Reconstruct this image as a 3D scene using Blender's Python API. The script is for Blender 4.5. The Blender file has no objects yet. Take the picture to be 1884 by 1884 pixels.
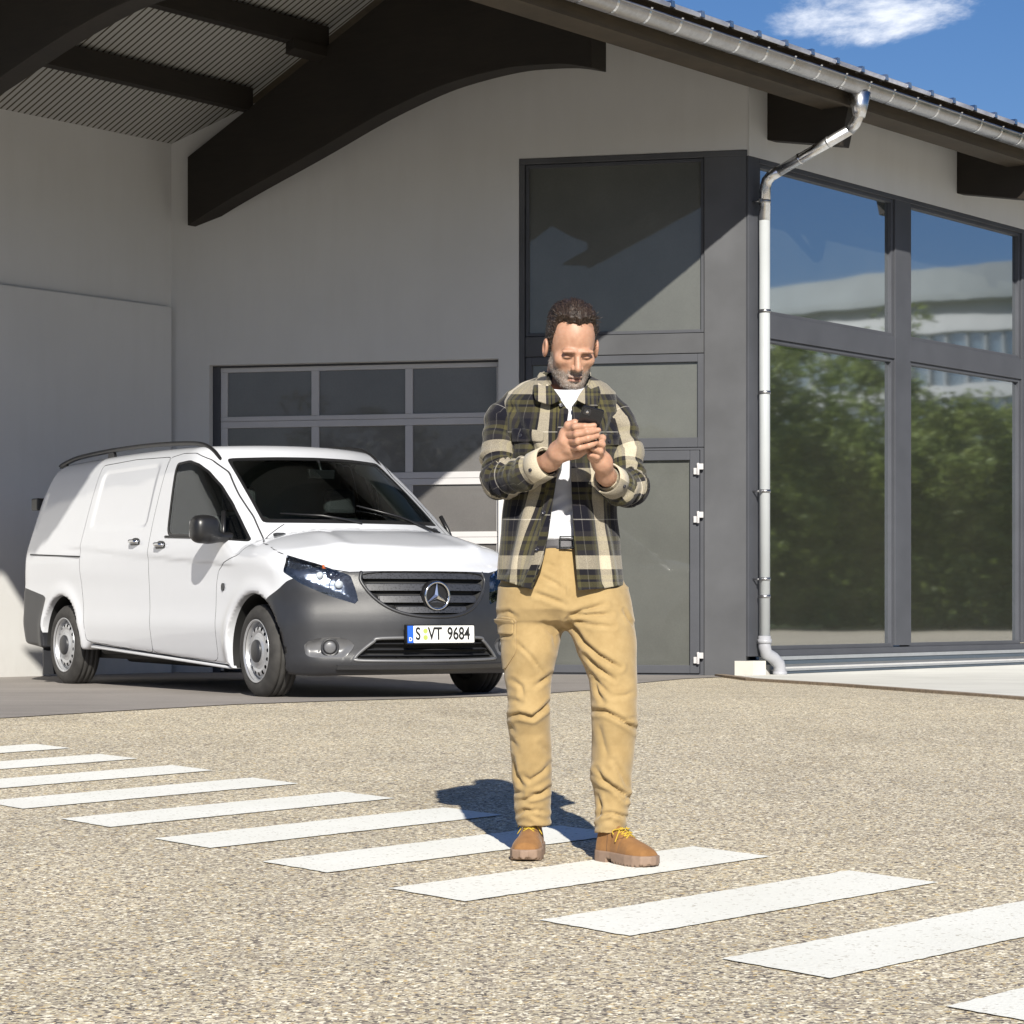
import bpy, bmesh, math, random
import numpy as np
from mathutils import Vector, Matrix
random.seed(7); rng = np.random.default_rng(7)
R = math.radians
sc = bpy.context.scene
col = sc.collection
# ------------------------------------------------------------------ camera
FPX, CAMH = 4600.0/1884.0, 0.62
cd = bpy.data.cameras.new('camera'); cam = bpy.data.objects.new('camera', cd); col.objects.link(cam)
cam.location = (0, 0, CAMH); cam.rotation_euler = (R(90), 0, 0)
cd.sensor_width = 36; cd.sensor_height = 36; cd.lens = 36*FPX
cd.shift_y = (1120-942)/1884.0; cd.clip_end = 3000; cd.clip_start = .1
sc.camera = cam
# ------------------------------------------------------------------ sun and sky
SUN_EL = 31.0; SX, SY = -0.10, 1.0            # sunlight travels along (SX, SY) on the ground
sunv = Vector((SX, SY, 0)).normalized()*math.cos(R(SUN_EL)); sunv.z = -math.sin(R(SUN_EL))
sl = bpy.data.lights.new('sun', 'SUN'); sl.energy = 5.0; sl.angle = R(.5); sl.color = (1, .95, .85)
so = bpy.data.objects.new('sun', sl); col.objects.link(so)
so.rotation_euler = sunv.to_track_quat('-Z', 'Y').to_euler()
w = bpy.data.worlds.new('World'); sc.world = w; w.use_nodes = True
nt = w.node_tree; N = nt.nodes; Lk = nt.links
bg = N['Background']; bg.inputs['Strength'].default_value = .055
sky = N.new('ShaderNodeTexSky'); sky.sky_type = 'NISHITA'; sky.sun_disc = False
sky.sun_elevation = R(SUN_EL); sky.sun_rotation = math.atan2(-SX, -SY)
sky.air_density = 1.0; sky.dust_density = .6; sky.ozone_density = 2.5
tc = N.new('ShaderNodeTexCoord')
def wmath(op, a, b=None, c=None):
    n = N.new('ShaderNodeMath'); n.operation = op
    for i, v in enumerate((a, b, c)):
        if v is None: continue
        if isinstance(v, (int, float)): n.inputs[i].default_value = v
        else: Lk.new(v, n.inputs[i])
    return n.outputs[0]
def cloud(direction, sx, sz, seed, thr, soft=.16):
    d = Vector(direction).normalized()
    right = d.cross(Vector((0, 0, 1))).normalized(); up = right.cross(d)
    def dot(v):
        n = N.new('ShaderNodeVectorMath'); n.operation = 'DOT_PRODUCT'
        Lk.new(tc.outputs['Generated'], n.inputs[0]); n.inputs[1].default_value = v; return n.outputs['Value']
    a = wmath('DIVIDE', dot(right), sx); b = wmath('DIVIDE', dot(up), sz)
    r2 = wmath('ADD', wmath('MULTIPLY', a, a), wmath('MULTIPLY', b, b))
    fr = wmath('GREATER_THAN', dot(d), 0)
    no = N.new('ShaderNodeTexNoise'); no.inputs['Scale'].default_value = 14; no.inputs['Detail'].default_value = 9
    no.inputs['Roughness'].default_value = .62; no.inputs['Distortion'].default_value = .35
    mp = N.new('ShaderNodeMapping'); mp.inputs['Location'].default_value = (seed, seed*.7, 0); mp.inputs['Scale'].default_value = (1, 1, 2.0)
    Lk.new(tc.outputs['Generated'], mp.inputs[0]); Lk.new(mp.outputs[0], no.inputs['Vector'])
    v = wmath('SUBTRACT', no.outputs[0], wmath('MULTIPLY', r2, .28))
    m = N.new('ShaderNodeMapRange'); m.interpolation_type = 'SMOOTHSTEP'
    m.inputs[1].default_value = thr; m.inputs[2].default_value = thr+soft; Lk.new(v, m.inputs[0])
    return wmath('MULTIPLY', m.outputs[0], fr)
def mixw(a, b, f):
    m = N.new('ShaderNodeMix'); m.data_type = 'RGBA'; Lk.new(f, m.inputs[0]); Lk.new(a, m.inputs[6])
    if isinstance(b, tuple): m.inputs[7].default_value = b
    else: Lk.new(b, m.inputs[7])
    return m.outputs[2]
hs = N.new('ShaderNodeHueSaturation'); hs.inputs['Saturation'].default_value = 1.25; hs.inputs['Value'].default_value = 1.0; Lk.new(sky.outputs[0], hs.inputs['Color'])
tint = N.new('ShaderNodeMix'); tint.data_type = 'RGBA'; tint.blend_type = 'MULTIPLY'; tint.inputs[0].default_value = 1; tint.inputs[7].default_value = (.86, .87, 1.06, 1)
Lk.new(hs.outputs[0], tint.inputs[6]); skyc = tint.outputs[2]
cl = cloud((.149, 1, .240), .048, .0165, 3.1, .25, .24)
cl2 = cloud((.22, 1, .185), .012, .004, 9.2, .36)
cl3 = cloud((.93, .36, .19), .10, .03, 5.5, .33, .4)
cl4 = cloud((-.45, -1, .35), .5, .12, 1.5, .35, .4)
s2 = mixw(skyc, (13.5, 14, 15, 1), wmath('MULTIPLY', cl, .93))
s2 = mixw(s2, (7, 8, 11, 1), wmath('MULTIPLY', cl2, .3))
s2 = mixw(s2, (8, 8.4, 9.2, 1), wmath('MULTIPLY', cl3, .5))
s2 = mixw(s2, (10, 10, 10.5, 1), wmath('MULTIPLY', cl4, .7))
Lk.new(s2, bg.inputs['Color'])
sc.view_settings.view_transform = 'Standard'; sc.view_settings.look = 'None'
sc.view_settings.gamma = 1; sc.view_settings.exposure = .55
sc.render.engine = 'CYCLES'

# ------------------------------------------------------------------ helpers
def tag(o, label=None, cat=None, group=None, kind=None):
    if label: o['label'] = label
    if cat: o['category'] = cat
    if group: o['group'] = group
    if kind: o['kind'] = kind
    return o
def empty(name, loc=(0, 0, 0), parent=None):
    o = bpy.data.objects.new(name, None); col.objects.link(o); o.location = loc
    if parent: o.parent = parent
    o.empty_display_size = .2
    return o
def link(name, me, mats, parent=None):
    o = bpy.data.objects.new(name, me); col.objects.link(o)
    if not isinstance(mats, (list, tuple)): mats = [mats]
    for m in mats: me.materials.append(m)
    if parent is not None:
        o.parent = parent
        o.matrix_parent_inverse = Matrix.Identity(4)
        if parent.type == 'EMPTY' or True:
            # geometry is written in world space: undo the parent's own placement
            pm = Matrix.Identity(4); p = parent
            chain = []
            while p is not None: chain.append(p); p = p.parent
            for q in reversed(chain): pm = pm @ q.matrix_parent_inverse @ q.matrix_basis
            o.matrix_parent_inverse = pm.inverted()
    return o
def build(name, bm, mats, parent=None, smooth=False, bevel=0):
    bm.normal_update()
    me = bpy.data.meshes.new(name); bm.to_mesh(me); bm.free()
    if smooth:
        for p in me.polygons: p.use_smooth = True
    o = link(name, me, mats, parent)
    if bevel:
        b = o.modifiers.new('bevel', 'BEVEL'); b.width = bevel; b.segments = 2; b.limit_method = 'ANGLE'; b.angle_limit = R(40)
    return o
def hexa(bm, pts, mat=0):
    """pts: 4 lower corners then 4 upper corners (same winding)"""
    v = [bm.verts.new(p) for p in pts]
    fs = [(3, 2, 1, 0), (4, 5, 6, 7), (0, 1, 5, 4), (1, 2, 6, 5), (2, 3, 7, 6), (3, 0, 4, 7)]
    out = []
    for f in fs:
        fc = bm.faces.new([v[i] for i in f]); fc.material_index = mat; out.append(fc)
    bmesh.ops.recalc_face_normals(bm, faces=out)
    return v
def prism(bm, poly, fn, d0, d1, mat=0):
    """poly in 2d, fn(a,b,d)->world; extruded from depth d0 to d1"""
    n = len(poly)
    v0 = [bm.verts.new(fn(a, b, d0)) for a, b in poly]; v1 = [bm.verts.new(fn(a, b, d1)) for a, b in poly]
    fs = [bm.faces.new(v0), bm.faces.new(v1[::-1])]
    for i in range(n):
        j = (i+1) % n; fs.append(bm.faces.new((v0[i], v0[j], v1[j], v1[i])))
    for f in fs: f.material_index = mat
    bmesh.ops.recalc_face_normals(bm, faces=fs)
def tube(bm, pts, r, seg=14, cap=True, mat=0):
    pts = [Vector(p) for p in pts]; n = len(pts); rs = r if isinstance(r, (list, tuple)) else [r]*n
    rings = []; ref = None
    for i in range(n):
        t = (pts[min(i+1, n-1)]-pts[max(i-1, 0)]).normalized()
        if ref is None:
            ref = Vector((0, 0, 1)) if abs(t.z) < .9 else Vector((1, 0, 0))
        a = t.cross(ref).normalized(); b = a.cross(t).normalized(); ref = b
        rings.append([bm.verts.new(pts[i]+(a*math.cos(q)+b*math.sin(q))*rs[i]) for q in [2*math.pi*k/seg for k in range(seg)]])
    fs = []
    for i in range(n-1):
        for k in range(seg):
            fs.append(bm.faces.new((rings[i][k], rings[i][(k+1) % seg], rings[i+1][(k+1) % seg], rings[i+1][k])))
    if cap:
        fs.append(bm.faces.new(rings[0][::-1])); fs.append(bm.faces.new(rings[-1]))
    for f in fs: f.material_index = mat; f.smooth = True
    bmesh.ops.recalc_face_normals(bm, faces=fs)
def lathe(bm, prof, fn, seg=48, mat=0, smooth=True, close=False):
    """prof: (axis, radius) pairs; fn(axis, x, y)->world"""
    rings = [[bm.verts.new(fn(a, r*math.cos(2*math.pi*k/seg), r*math.sin(2*math.pi*k/seg))) for k in range(seg)] for a, r in prof]
    fs = []; m = len(prof)
    for i in range(m if close else m-1):
        for k in range(seg):
            fs.append(bm.faces.new((rings[i][k], rings[i][(k+1) % seg], rings[(i+1) % m][(k+1) % seg], rings[(i+1) % m][k])))
    for f in fs: f.material_index = mat; f.smooth = smooth
    if not close:
        for rg in (rings[0], rings[-1]):
            fs.append(bm.faces.new(rg)); fs[-1].material_index = mat
    bmesh.ops.recalc_face_normals(bm, faces=fs)
# ------------------------------------------------------------------ materials
MATS = {}
class NB:
    def __init__(s, name):
        s.m = bpy.data.materials.new(name); s.m.use_nodes = True; s.t = s.m.node_tree; s.n = s.t.nodes; s.l = s.t.links
        s.p = s.n['Principled BSDF']; MATS[name] = s.m
    def new(s, ty, **kw):
        n = s.n.new(ty)
        for k, v in kw.items():
            if hasattr(n, k): setattr(n, k, v)
            else: n.inputs[k.replace('_', ' ')].default_value = v
        return n
    def lk(s, a, b): s.l.new(a, b)
    def coord(s, kind='Object', scale=(1, 1, 1), rot=(0, 0, 0)):
        t = s.new('ShaderNodeTexCoord'); m = s.new('ShaderNodeMapping'); m.inputs['Scale'].default_value = scale; m.inputs['Rotation'].default_value = rot
        s.lk(t.outputs[kind], m.inputs[0]); return m.outputs[0]
    def geo(s, scale=(1, 1, 1)):
        t = s.new('ShaderNodeNewGeometry'); m = s.new('ShaderNodeMapping'); m.inputs['Scale'].default_value = scale
        s.lk(t.outputs['Position'], m.inputs[0]); return m.outputs[0]
    def noise(s, vec, scale, detail=4, rough=.55, dist=0):
        n = s.new('ShaderNodeTexNoise'); n.inputs['Scale'].default_value = scale; n.inputs['Detail'].default_value = detail
        n.inputs['Roughness'].default_value = rough; n.inputs['Distortion'].default_value = dist
        s.lk(vec, n.inputs['Vector']); return n.outputs[0]
    def ramp(s, fac, stops, interp='LINEAR'):
        r = s.new('ShaderNodeValToRGB'); r.color_ramp.interpolation = interp
        e = r.color_ramp.elements
        while len(e) < len(stops): e.new(.5)
        for i, (p, c) in enumerate(stops):
            e[i].position = p; e[i].color = (c[0], c[1], c[2], 1) if isinstance(c, (tuple, list)) else (c, c, c, 1)
        s.lk(fac, r.inputs[0]); return r.outputs[0]
    def mix(s, f, a, b, mode='MIX'):
        m = s.new('ShaderNodeMix'); m.data_type = 'RGBA'; m.blend_type = mode
        for i, v in ((0, f), (6, a), (7, b)):
            if isinstance(v, (int, float)): m.inputs[i].default_value = v if i == 0 else (v, v, v, 1)
            elif isinstance(v, tuple): m.inputs[i].default_value = (v[0], v[1], v[2], 1)
            else: s.lk(v, m.inputs[i])
        return m.outputs[2]
    def mth(s, op, a, b=0., c=None):
        m = s.new('ShaderNodeMath'); m.operation = op
        for i, v in enumerate((a, b, c)):
            if v is None: continue
            if isinstance(v, (int, float)): m.inputs[i].default_value = v
            else: s.lk(v, m.inputs[i])
        return m.outputs[0]
    def bump(s, h, strength=.3, dist=.01):
        b = s.new('ShaderNodeBump'); b.inputs['Strength'].default_value = strength; b.inputs['Distance'].default_value = dist
        s.lk(h, b.inputs['Height']); s.lk(b.outputs[0], s.p.inputs['Normal'])
    def base(s, c):
        if isinstance(c, tuple): s.p.inputs['Base Color'].default_value = (c[0], c[1], c[2], 1)
        else: s.lk(c, s.p.inputs['Base Color'])
    def set(s, **kw):
        for k, v in kw.items():
            i = s.p.inputs[k.replace('_', ' ')]
            if isinstance(v, (int, float, tuple)): i.default_value = v
            else: s.lk(v, i)
        return s
def simple(name, c, rough=.5, metal=0., var=.06, scale=6, bump=0, spec=.5, coat=0, bscale=None):
    b = NB(name); v = b.geo()
    n = b.noise(v, scale, 5)
    lo = tuple(x*(1-var) for x in c); hi = tuple(min(1, x*(1+var)) for x in c)
    b.base(b.ramp(n, [(.3, lo), (.7, hi)])); b.set(Roughness=rough, Metallic=metal)
    b.p.inputs['Specular IOR Level'].default_value = spec
    b.p.inputs['Coat Weight'].default_value = coat; b.p.inputs['Coat Roughness'].default_value = .04
    if bump: b.bump(b.noise(v, bscale or scale*12, 3), bump, .004)
    return b.m
def plaster():
    b = NB('plaster'); v = b.geo()
    n = b.noise(v, .8, 6, .6); n2 = b.noise(b.geo((3, 3, .4)), 2.2, 5, .6)
    c = b.mix(b.ramp(n2, [(.45, 0.), (.8, .25)]), b.ramp(n, [(.3, (.53, .528, .52)), (.7, (.57, .568, .56))]), (.47, .462, .45))
    sp = b.new('ShaderNodeSeparateXYZ'); b.lk(v, sp.inputs[0]); dirt = b.mth('MULTIPLY', b.ramp(sp.outputs[2], [(.0, .55), (.35, .0)]), b.noise(b.geo((5, 5, 2)), 1.5, 6, .7))
    c = b.mix(dirt, c, (.30, .285, .26))
    b.base(c); b.set(Roughness=.9)
    g = b.noise(v, 240, 2, .6); b.bump(g, .35, .0025)
    return b.m
def wood(name, c, sc_=1., axis='z'):
    b = NB(name); v = b.coord('Object', (1, 1, 1))
    n = b.noise(b.geo((7, 7, 60)), .5*sc_, 6, .65); n2 = b.noise(b.geo(), 1.3, 5)
    f = b.mix(.5, n, n2)
    b.base(b.ramp(f, [(.3, tuple(x*.6 for x in c)), (.5, c), (.72, tuple(x*1.5 for x in c))])); b.set(Roughness=.75)
    b.bump(n, .3, .004)
    return b.m
def aggregate():
    b = NB('exposed_aggregate'); v = b.geo()
    vo = b.new('ShaderNodeTexVoronoi'); vo.inputs['Scale'].default_value = 145; b.lk(v, vo.inputs['Vector'])
    vo2 = b.new('ShaderNodeTexVoronoi'); vo2.inputs['Scale'].default_value = 84; b.lk(v, vo2.inputs['Vector'])
    s1 = b.new('ShaderNodeSeparateColor'); b.lk(vo.outputs['Color'], s1.inputs[0])
    s2_ = b.new('ShaderNodeSeparateColor'); b.lk(vo2.outputs['Color'], s2_.inputs[0])
    stones = [(0, (.08, .075, .08)), (.13, (.19, .17, .16)), (.30, (.33, .30, .26)), (.50, (.45, .41, .32)), (.68, (.56, .53, .45)), (.84, (.76, .74, .67)), (.94, (.46, .36, .20))]
    c1 = b.ramp(s1.outputs[0], stones, 'CONSTANT'); c2 = b.ramp(s2_.outputs[1], stones, 'CONSTANT')
    c = b.mix(b.ramp(s2_.outputs[2], [(.0, 0.), (.55, 0.), (.56, 1.)], 'CONSTANT'), c1, c2)
    # binder between the stones
    c = b.mix(b.ramp(vo.outputs['Distance'], [(.42, 0.), (.75, .45)]), c, (.33, .29, .24))
    big = b.noise(v, .35, 6, .6); med = b.noise(v, 2.3, 5, .6)
    c = b.mix(1., c, b.ramp(big, [(.3, (.92, .90, .88)), (.72, (1.09, 1.06, 1.0))]), 'MULTIPLY')
    c = b.mix(1., c, b.ramp(med, [(.25, (.9, .9, .9)), (.75, (1.08, 1.07, 1.06))]), 'MULTIPLY')
    spot = b.noise(b.geo((1, .6, 1)), .9, 8, .72); c = b.mix(1., c, b.ramp(spot, [(.34, (.88, .87, .86)), (.44, (1., 1., 1.)), (.62, (1., 1., 1.)), (.72, (.90, .89, .87))]), 'MULTIPLY')
    gain = b.mix(1., c, (1.30, 1.285, 1.20), 'MULTIPLY')
    b.base(gain); b.set(Roughness=.88); b.bump(vo.outputs['Distance'], .5, .004)
    b.p.inputs['Specular IOR Level'].default_value = .25
    return b.m
def asphalt():
    b = NB('smooth_asphalt'); v = b.geo()
    n = b.noise(v, 160, 3, .6); n2 = b.noise(v, .8, 6, .6); n3 = b.noise(b.geo((.4, 4, 1)), 1.2, 4)
    c = b.ramp(n, [(.3, (.19, .172, .158)), (.7, (.30, .275, .255))])
    c = b.mix(1., c, b.ramp(n2, [(.3, .86), (.7, 1.12)]), 'MULTIPLY'); c = b.mix(.5, c, b.mix(1., c, b.ramp(n3, [(.3, .8), (.7, 1.15)]), 'MULTIPLY'))
    b.base(c); b.set(Roughness=.75); b.bump(n, .3, .003)
    return b.m
def roadpaint():
    b = NB('road_paint'); v = b.geo()
    vo = b.new('ShaderNodeTexVoronoi'); vo.inputs['Scale'].default_value = 120; b.lk(v, vo.inputs['Vector'])
    n = b.noise(v, 26, 6, .75); n2 = b.noise(v, 2.0, 4)
    s1 = b.new('ShaderNodeSeparateColor'); b.lk(vo.outputs['Color'], s1.inputs[0])
    chip = b.mth('MULTIPLY', b.ramp(s1.outputs[0], [(0, 0.), (.93, 0.), (.94, 1.)], 'CONSTANT'), b.ramp(n, [(.40, 0.), (.55, .75)]))
    c = b.mix(chip, b.ramp(n2, [(.3, (.77, .765, .70)), (.7, (.83, .825, .765))]), (.42, .38, .31))
    c = b.mix(1., c, b.ramp(b.noise(v, 90, 3), [(.3, .93), (.7, 1.0)]), 'MULTIPLY')
    b.base(c); b.set(Roughness=.8); b.bump(vo.outputs['Distance'], .35, .003)
    return b.m
def mirrorglass():
    b = NB('solar_glass'); v = b.geo((1, 1, 1))
    b.base(b.ramp(b.noise(v, .9, 4), [(.3, (.050, .056, .044)), (.7, (.085, .090, .066))])); b.set(Roughness=.3)  # olive base puts a pale haze veil into the pane colour
    gl = b.new('ShaderNodeBsdfGlossy'); gl.inputs['Roughness'].default_value = .028; gl.inputs['Color'].default_value = (.72, .76, .82, 1)
    mx = b.new('ShaderNodeMixShader'); fr = b.new('ShaderNodeFresnel'); fr.inputs['IOR'].default_value = 2.4
    b.lk(b.mth('ADD', b.mth('MULTIPLY', fr.outputs[0], .9), .55), mx.inputs[0]); b.lk(b.p.outputs[0], mx.inputs[1]); b.lk(gl.outputs[0], mx.inputs[2])
    bp = b.new('ShaderNodeBump'); bp.inputs['Strength'].default_value = .2; bp.inputs['Distance'].default_value = .004
    b.lk(b.noise(v, 1.1, 1, .4), bp.inputs['Height']); b.lk(bp.outputs[0], gl.inputs['Normal'])
    b.lk(mx.outputs[0], b.n['Material Output'].inputs[0])
    return b.m
def dustglass(name, c, refl, rough=.02):
    b = NB(name); v = b.geo()
    n = b.noise(v, 1.4, 5, .6); n2 = b.noise(v, 70, 3)
    b.base(b.mix(1., b.ramp(n, [(.3, tuple(x*.85 for x in c)), (.7, tuple(x*1.15 for x in c))]), b.ramp(n2, [(.3, .93), (.7, 1.05)]), 'MULTIPLY'))
    b.set(Roughness=.5)
    gl = b.new('ShaderNodeBsdfGlossy'); gl.inputs['Roughness'].default_value = rough; gl.inputs['Color'].default_value = (.82, .82, .80, 1)
    mx = b.new('ShaderNodeMixShader'); fr = b.new('ShaderNodeFresnel'); fr.inputs['IOR'].default_value = 1.6
    b.lk(b.mth('ADD', fr.outputs[0], refl), mx.inputs[0]); b.lk(b.p.outputs[0], mx.inputs[1]); b.lk(gl.outputs[0], mx.inputs[2])
    bp = b.new('ShaderNodeBump'); bp.inputs['Strength'].default_value = .15; bp.inputs['Distance'].default_value = .004
    b.lk(b.noise(v, 2.0, 1, .4), bp.inputs['Height']); b.lk(bp.outputs[0], gl.inputs['Normal'])
    b.lk(mx.outputs[0], b.n['Material Output'].inputs[0])
    return b.m
M = {}
M['plaster'] = plaster(); M['agg'] = aggregate(); M['asph'] = asphalt(); M['paint'] = roadpaint()
M['frame'] = simple('anthracite_frame', (.062, .065, .075), .55, 0, .10, 2.5, .05, .3)
M['cladding'] = simple('anthracite_cladding', (.072, .074, .080), .6, 0, .22, 1.3, .06, .3)
M['alu'] = simple('door_aluminium', (.48, .47, .475), .45, 0, .04, 3)
M['galv'] = NB('galvanised').m
def galv(name, c, rough=.32, metal=1.):
    b = NB(name); v = b.geo()
    vo = b.new('ShaderNodeTexVoronoi'); vo.inputs['Scale'].default_value = 45; b.lk(v, vo.inputs['Vector'])
    s = b.new('ShaderNodeSeparateColor'); b.lk(vo.outputs['Color'], s.inputs[0])
    n = b.noise(v, 3, 5)
    b.base(b.mix(1., b.ramp(s.outputs[0], [(0, tuple(x*.88 for x in c)), (1, c)]), b.ramp(n, [(.3, .85), (.7, 1.1)]), 'MULTIPLY')); b.set(Roughness=b.ramp(n, [(.3, rough-.08), (.7, rough+.12)]), Metallic=metal)
    return b.m
M['galv'] = galv('galvanised_steel', (.40, .40, .41)); M['galvb'] = galv('bright_galvanised', (.75, .75, .76), .25); M['pvc'] = simple('grey_pvc', (.33, .335, .36), .35, 0, .05, 3)
M['pipepaint'] = simple('painted_zinc', (.40, .42, .43), .35, .0, .05, 3)
M['wood_dark'] = wood('dark_glulam', (.014, .0102, .0066)); M['wood_mid'] = wood('brown_fascia', (.050, .037, .022))
M['roof'] = galv('roof_sheet', (.55, .55, .56), .4, .9)
M['mirrorglass'] = mirrorglass()
M['doorglass'] = dustglass('door_glass', (.075, .078, .070), -.01); M['garageglass'] = dustglass('garage_pane', (.10, .095, .092), -.02)
M['rubber'] = simple('black_gasket', (.012, .012, .013), .6)
M['strip'] = simple('light_flashing', (.45, .47, .50), .3, .6); M['stripdark'] = simple('dark_flashing', (.055, .075, .10), .4)
M['concrete'] = simple('pale_concrete', (.60, .59, .54), .85, 0, .08, 1.5, .2)
M['concrete2'] = simple('grey_concrete', (.36, .34, .32), .85, 0, .12, 2, .2)
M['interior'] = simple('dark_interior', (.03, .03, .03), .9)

# ------------------------------------------------------------------ ground
def gz(y):
    # flat forecourt by the building, falling 2.35 % towards the viewer
    d = 17.3-y
    return 0.0 if d <= -.6 else (-.0235*(d+.6)**2/2.4 if d < .6 else -.0235*d)
def gcurve(y): return max(gz(y), -.75)
def sheet(name, poly, dz, mat, kind='structure', step=.6):
    """flat polygon draped on the ground profile"""
    bm = bmesh.new(); vs = [bm.verts.new((x, y, 0)) for x, y in poly]; f = bm.faces.new(vs)
    ys = [y for _, y in poly]
    cuts = [q for q in [14., 16.1, 16.7, 16.9, 17.1, 17.3, 17.5, 17.7, 17.9, -14.6] if min(ys) < q < max(ys)]
    for q in cuts:
        bmesh.ops.bisect_plane(bm, geom=bm.verts[:]+bm.edges[:]+bm.faces[:], plane_co=(0, q, 0), plane_no=(0, 1, 0))
    for v in bm.verts: v.co.z = gcurve(v.co.y)+dz
    bm.normal_update()
    for f in bm.faces:
        if f.normal.z < 0: f.normal_flip()
    return bm
bm = sheet('ground', [(-600, -600), (600, -600), (600, 900), (-600, 900)], 0, None)
tag(build('ground', bm, M['agg']), kind='structure')
bm = sheet('d', [(-14, 5.2), (-3.12, 15.2), (-2.5, 15.9), (-1.83, 16.57), (-1.30, 16.9), (-.5, 17.35), (.1, 17.9), (.62, 19.0), (1.0, 20.6), (1.5, 22.0), (2.165, 23.0), (-3.305, 24.25), (-14, 10.4)], .005, None)
tag(build('driveway', bm, M['asph']), kind='structure')
u = Vector((.609, .793, 0)).normalized(); nR = Vector((.793, -.609, 0)).normalized()
aA = Vector((-.9749, .2229, 0)).normalized(); nA = Vector((-.2229, -.9749, 0)).normalized()
C0 = Vector((2.165, 23.0, 0)); L0 = Vector((-3.305, 24.25, 0))
def fR(t, z, e=0.): return C0+u*t+nR*e+Vector((0, 0, z))      # right-hand glazed facade: t along, e outwards
def fA(s, z, e=0.): return C0+aA*s+nA*e+Vector((0, 0, z))     # end wall with the garage door
def fL(n, z, o=0.): return L0+nR*n-u*o+Vector((0, 0, z))      # cross-section of the roof: n across, o towards the viewer
# pale pavement strip at the foot of the glazed facade
bm = sheet('p', [(2.02, 22.6), (2.06, 21.6), (2.61, 20.1), (3.05, 18.6), (3.6, 17.0), (4.6, 15.0), (8, 15.2), (22, 41), (20, 46), (2.3, 23.05)], .010, None)
tag(build('pavement', bm, M['concrete']), kind='structure')
bm = bmesh.new()
ed = [(1.9, 22.9), (2.02, 21.9), (2.06, 21.55), (2.61, 20.05), (3.05, 18.55), (3.6, 16.95), (4.6, 14.95)]
for (a, b) in zip(ed, ed[1:]):
    d = Vector((b[0]-a[0], b[1]-a[1], 0)).normalized(); q = Vector((-d.y, d.x, 0))*.045
    A_, B_ = Vector((a[0], a[1], 0)), Vector((b[0], b[1], 0))
    P = [A_-q, B_-q, B_+q, A_+q]
    hexa(bm, [Vector((p.x, p.y, gcurve(p.y)-.02)) for p in P]+[Vector((p.x, p.y, gcurve(p.y)+.022)) for p in P])
tag(build('kerb_edging', bm, simple('brown_edging', (.22, .17, .12), .8, 0, .3, 30)), kind='structure')
bm = sheet('r', [(-500, -500), (500, -500), (500, 3.6), (-500, 3.6)], .006, None)  # unseen dark ground added behind the camera to weaken bounce light
tag(build('road', bm, simple('bounce_cutting_ground', (.07, .07, .075), .85, 0, .2, 2, .3)), kind='structure')
# zebra crossing: every stripe the same parallelogram, one step apart
stripe0 = None
pos_words = ['farthest zebra stripe, at the left edge of the picture', 'second farthest zebra stripe, cut by the left edge', 'third farthest zebra stripe, cut by the left edge',
 'fourth farthest zebra stripe, its left end cut by the edge', 'short white zebra stripe whose left tip is fully visible below the van wheel', 'white zebra stripe ending at the shadow of the man',
 'white zebra stripe passing behind the left boot of the man', 'white zebra stripe under the right boot of the man', 'white zebra stripe just in front of the man, wholly visible',
 'second nearest white zebra stripe, cut by the right edge', 'nearest white zebra stripe, only its tip in the lower right corner']
for i in range(11):
    px_, py_ = -1.72+(i-4)*.449, 9.52-(i-4)*.652
    jr = random.Random(i)
    Ls, Ss = (1.0, 1.07), (.235, -.285)
    pts = [(0, 0), (Ls[0], Ls[1]), (Ls[0]+Ss[0], Ls[1]+Ss[1]), Ss]
    bm = bmesh.new(); loop = []
    for k in range(4):
        a, b = pts[k], pts[(k+1) % 4]; m = 60 if k % 2 == 0 else 16
        for q in range(m):
            f_ = q/m; loop.append((px_+a[0]+(b[0]-a[0])*f_+jr.uniform(-.003, .003), py_+a[1]+(b[1]-a[1])*f_+jr.uniform(-.004, .004)))
    f = bm.faces.new([bm.verts.new((x, y, gcurve(y)+.004)) for x, y in loop])
    bm.normal_update()
    if f.normal.z < 0: f.normal_flip()
    tag(build('crosswalk_stripe', bm, M['paint']), pos_words[i], 'road marking', 'painted stripes of the zebra crossing')

# ------------------------------------------------------------------ building
bld = empty('commercial_building', tuple(C0))
tag(bld, 'white rendered building with dark framed windows and a timber roof canopy over the driveway', 'building')
EAVE_N, RIDGE_N = 6.24, 3.34
def roofz(n):    # underside of the roof sheet
    return 5.127+.46*n if n < RIDGE_N else 5.127+.46*RIDGE_N-.435*(n-RIDGE_N)
T = 7.95                                   # the canopy reaches this far forward of the end wall
UR = 2.34                                 # corner C lies this far along u from corner L
# end wall (with garage and glazing openings) as prisms between openings
TH = .35
def wallA(bm, s0, s1, z0, z1, e0=-TH, e1=0.): prism(bm, [(s0, z0), (s1, z0), (s1, z1), (s0, z1)], fA, e0, e1)
def nofs(s): return (fA(s, 0)-L0).dot(nR)
bm = bmesh.new()
wallA(bm, 2.153, 2.352, -.3, 4.845); wallA(bm, 5.223, 5.62, -.3, 2.973); wallA(bm, 2.352, 5.62, 2.973, 4.845)
top = [(0, 4.845), (5.62, 4.845), (5.62, roofz(nofs(5.62))+.002)]
for s_ in (4.5, 3.0, 1.955, .8, 0): top.append((s_, roofz(nofs(s_))+.002))
prism(bm, top, fA, -TH, 0)
build('gable_wall', bm, M['plaster'], bld)
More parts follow.
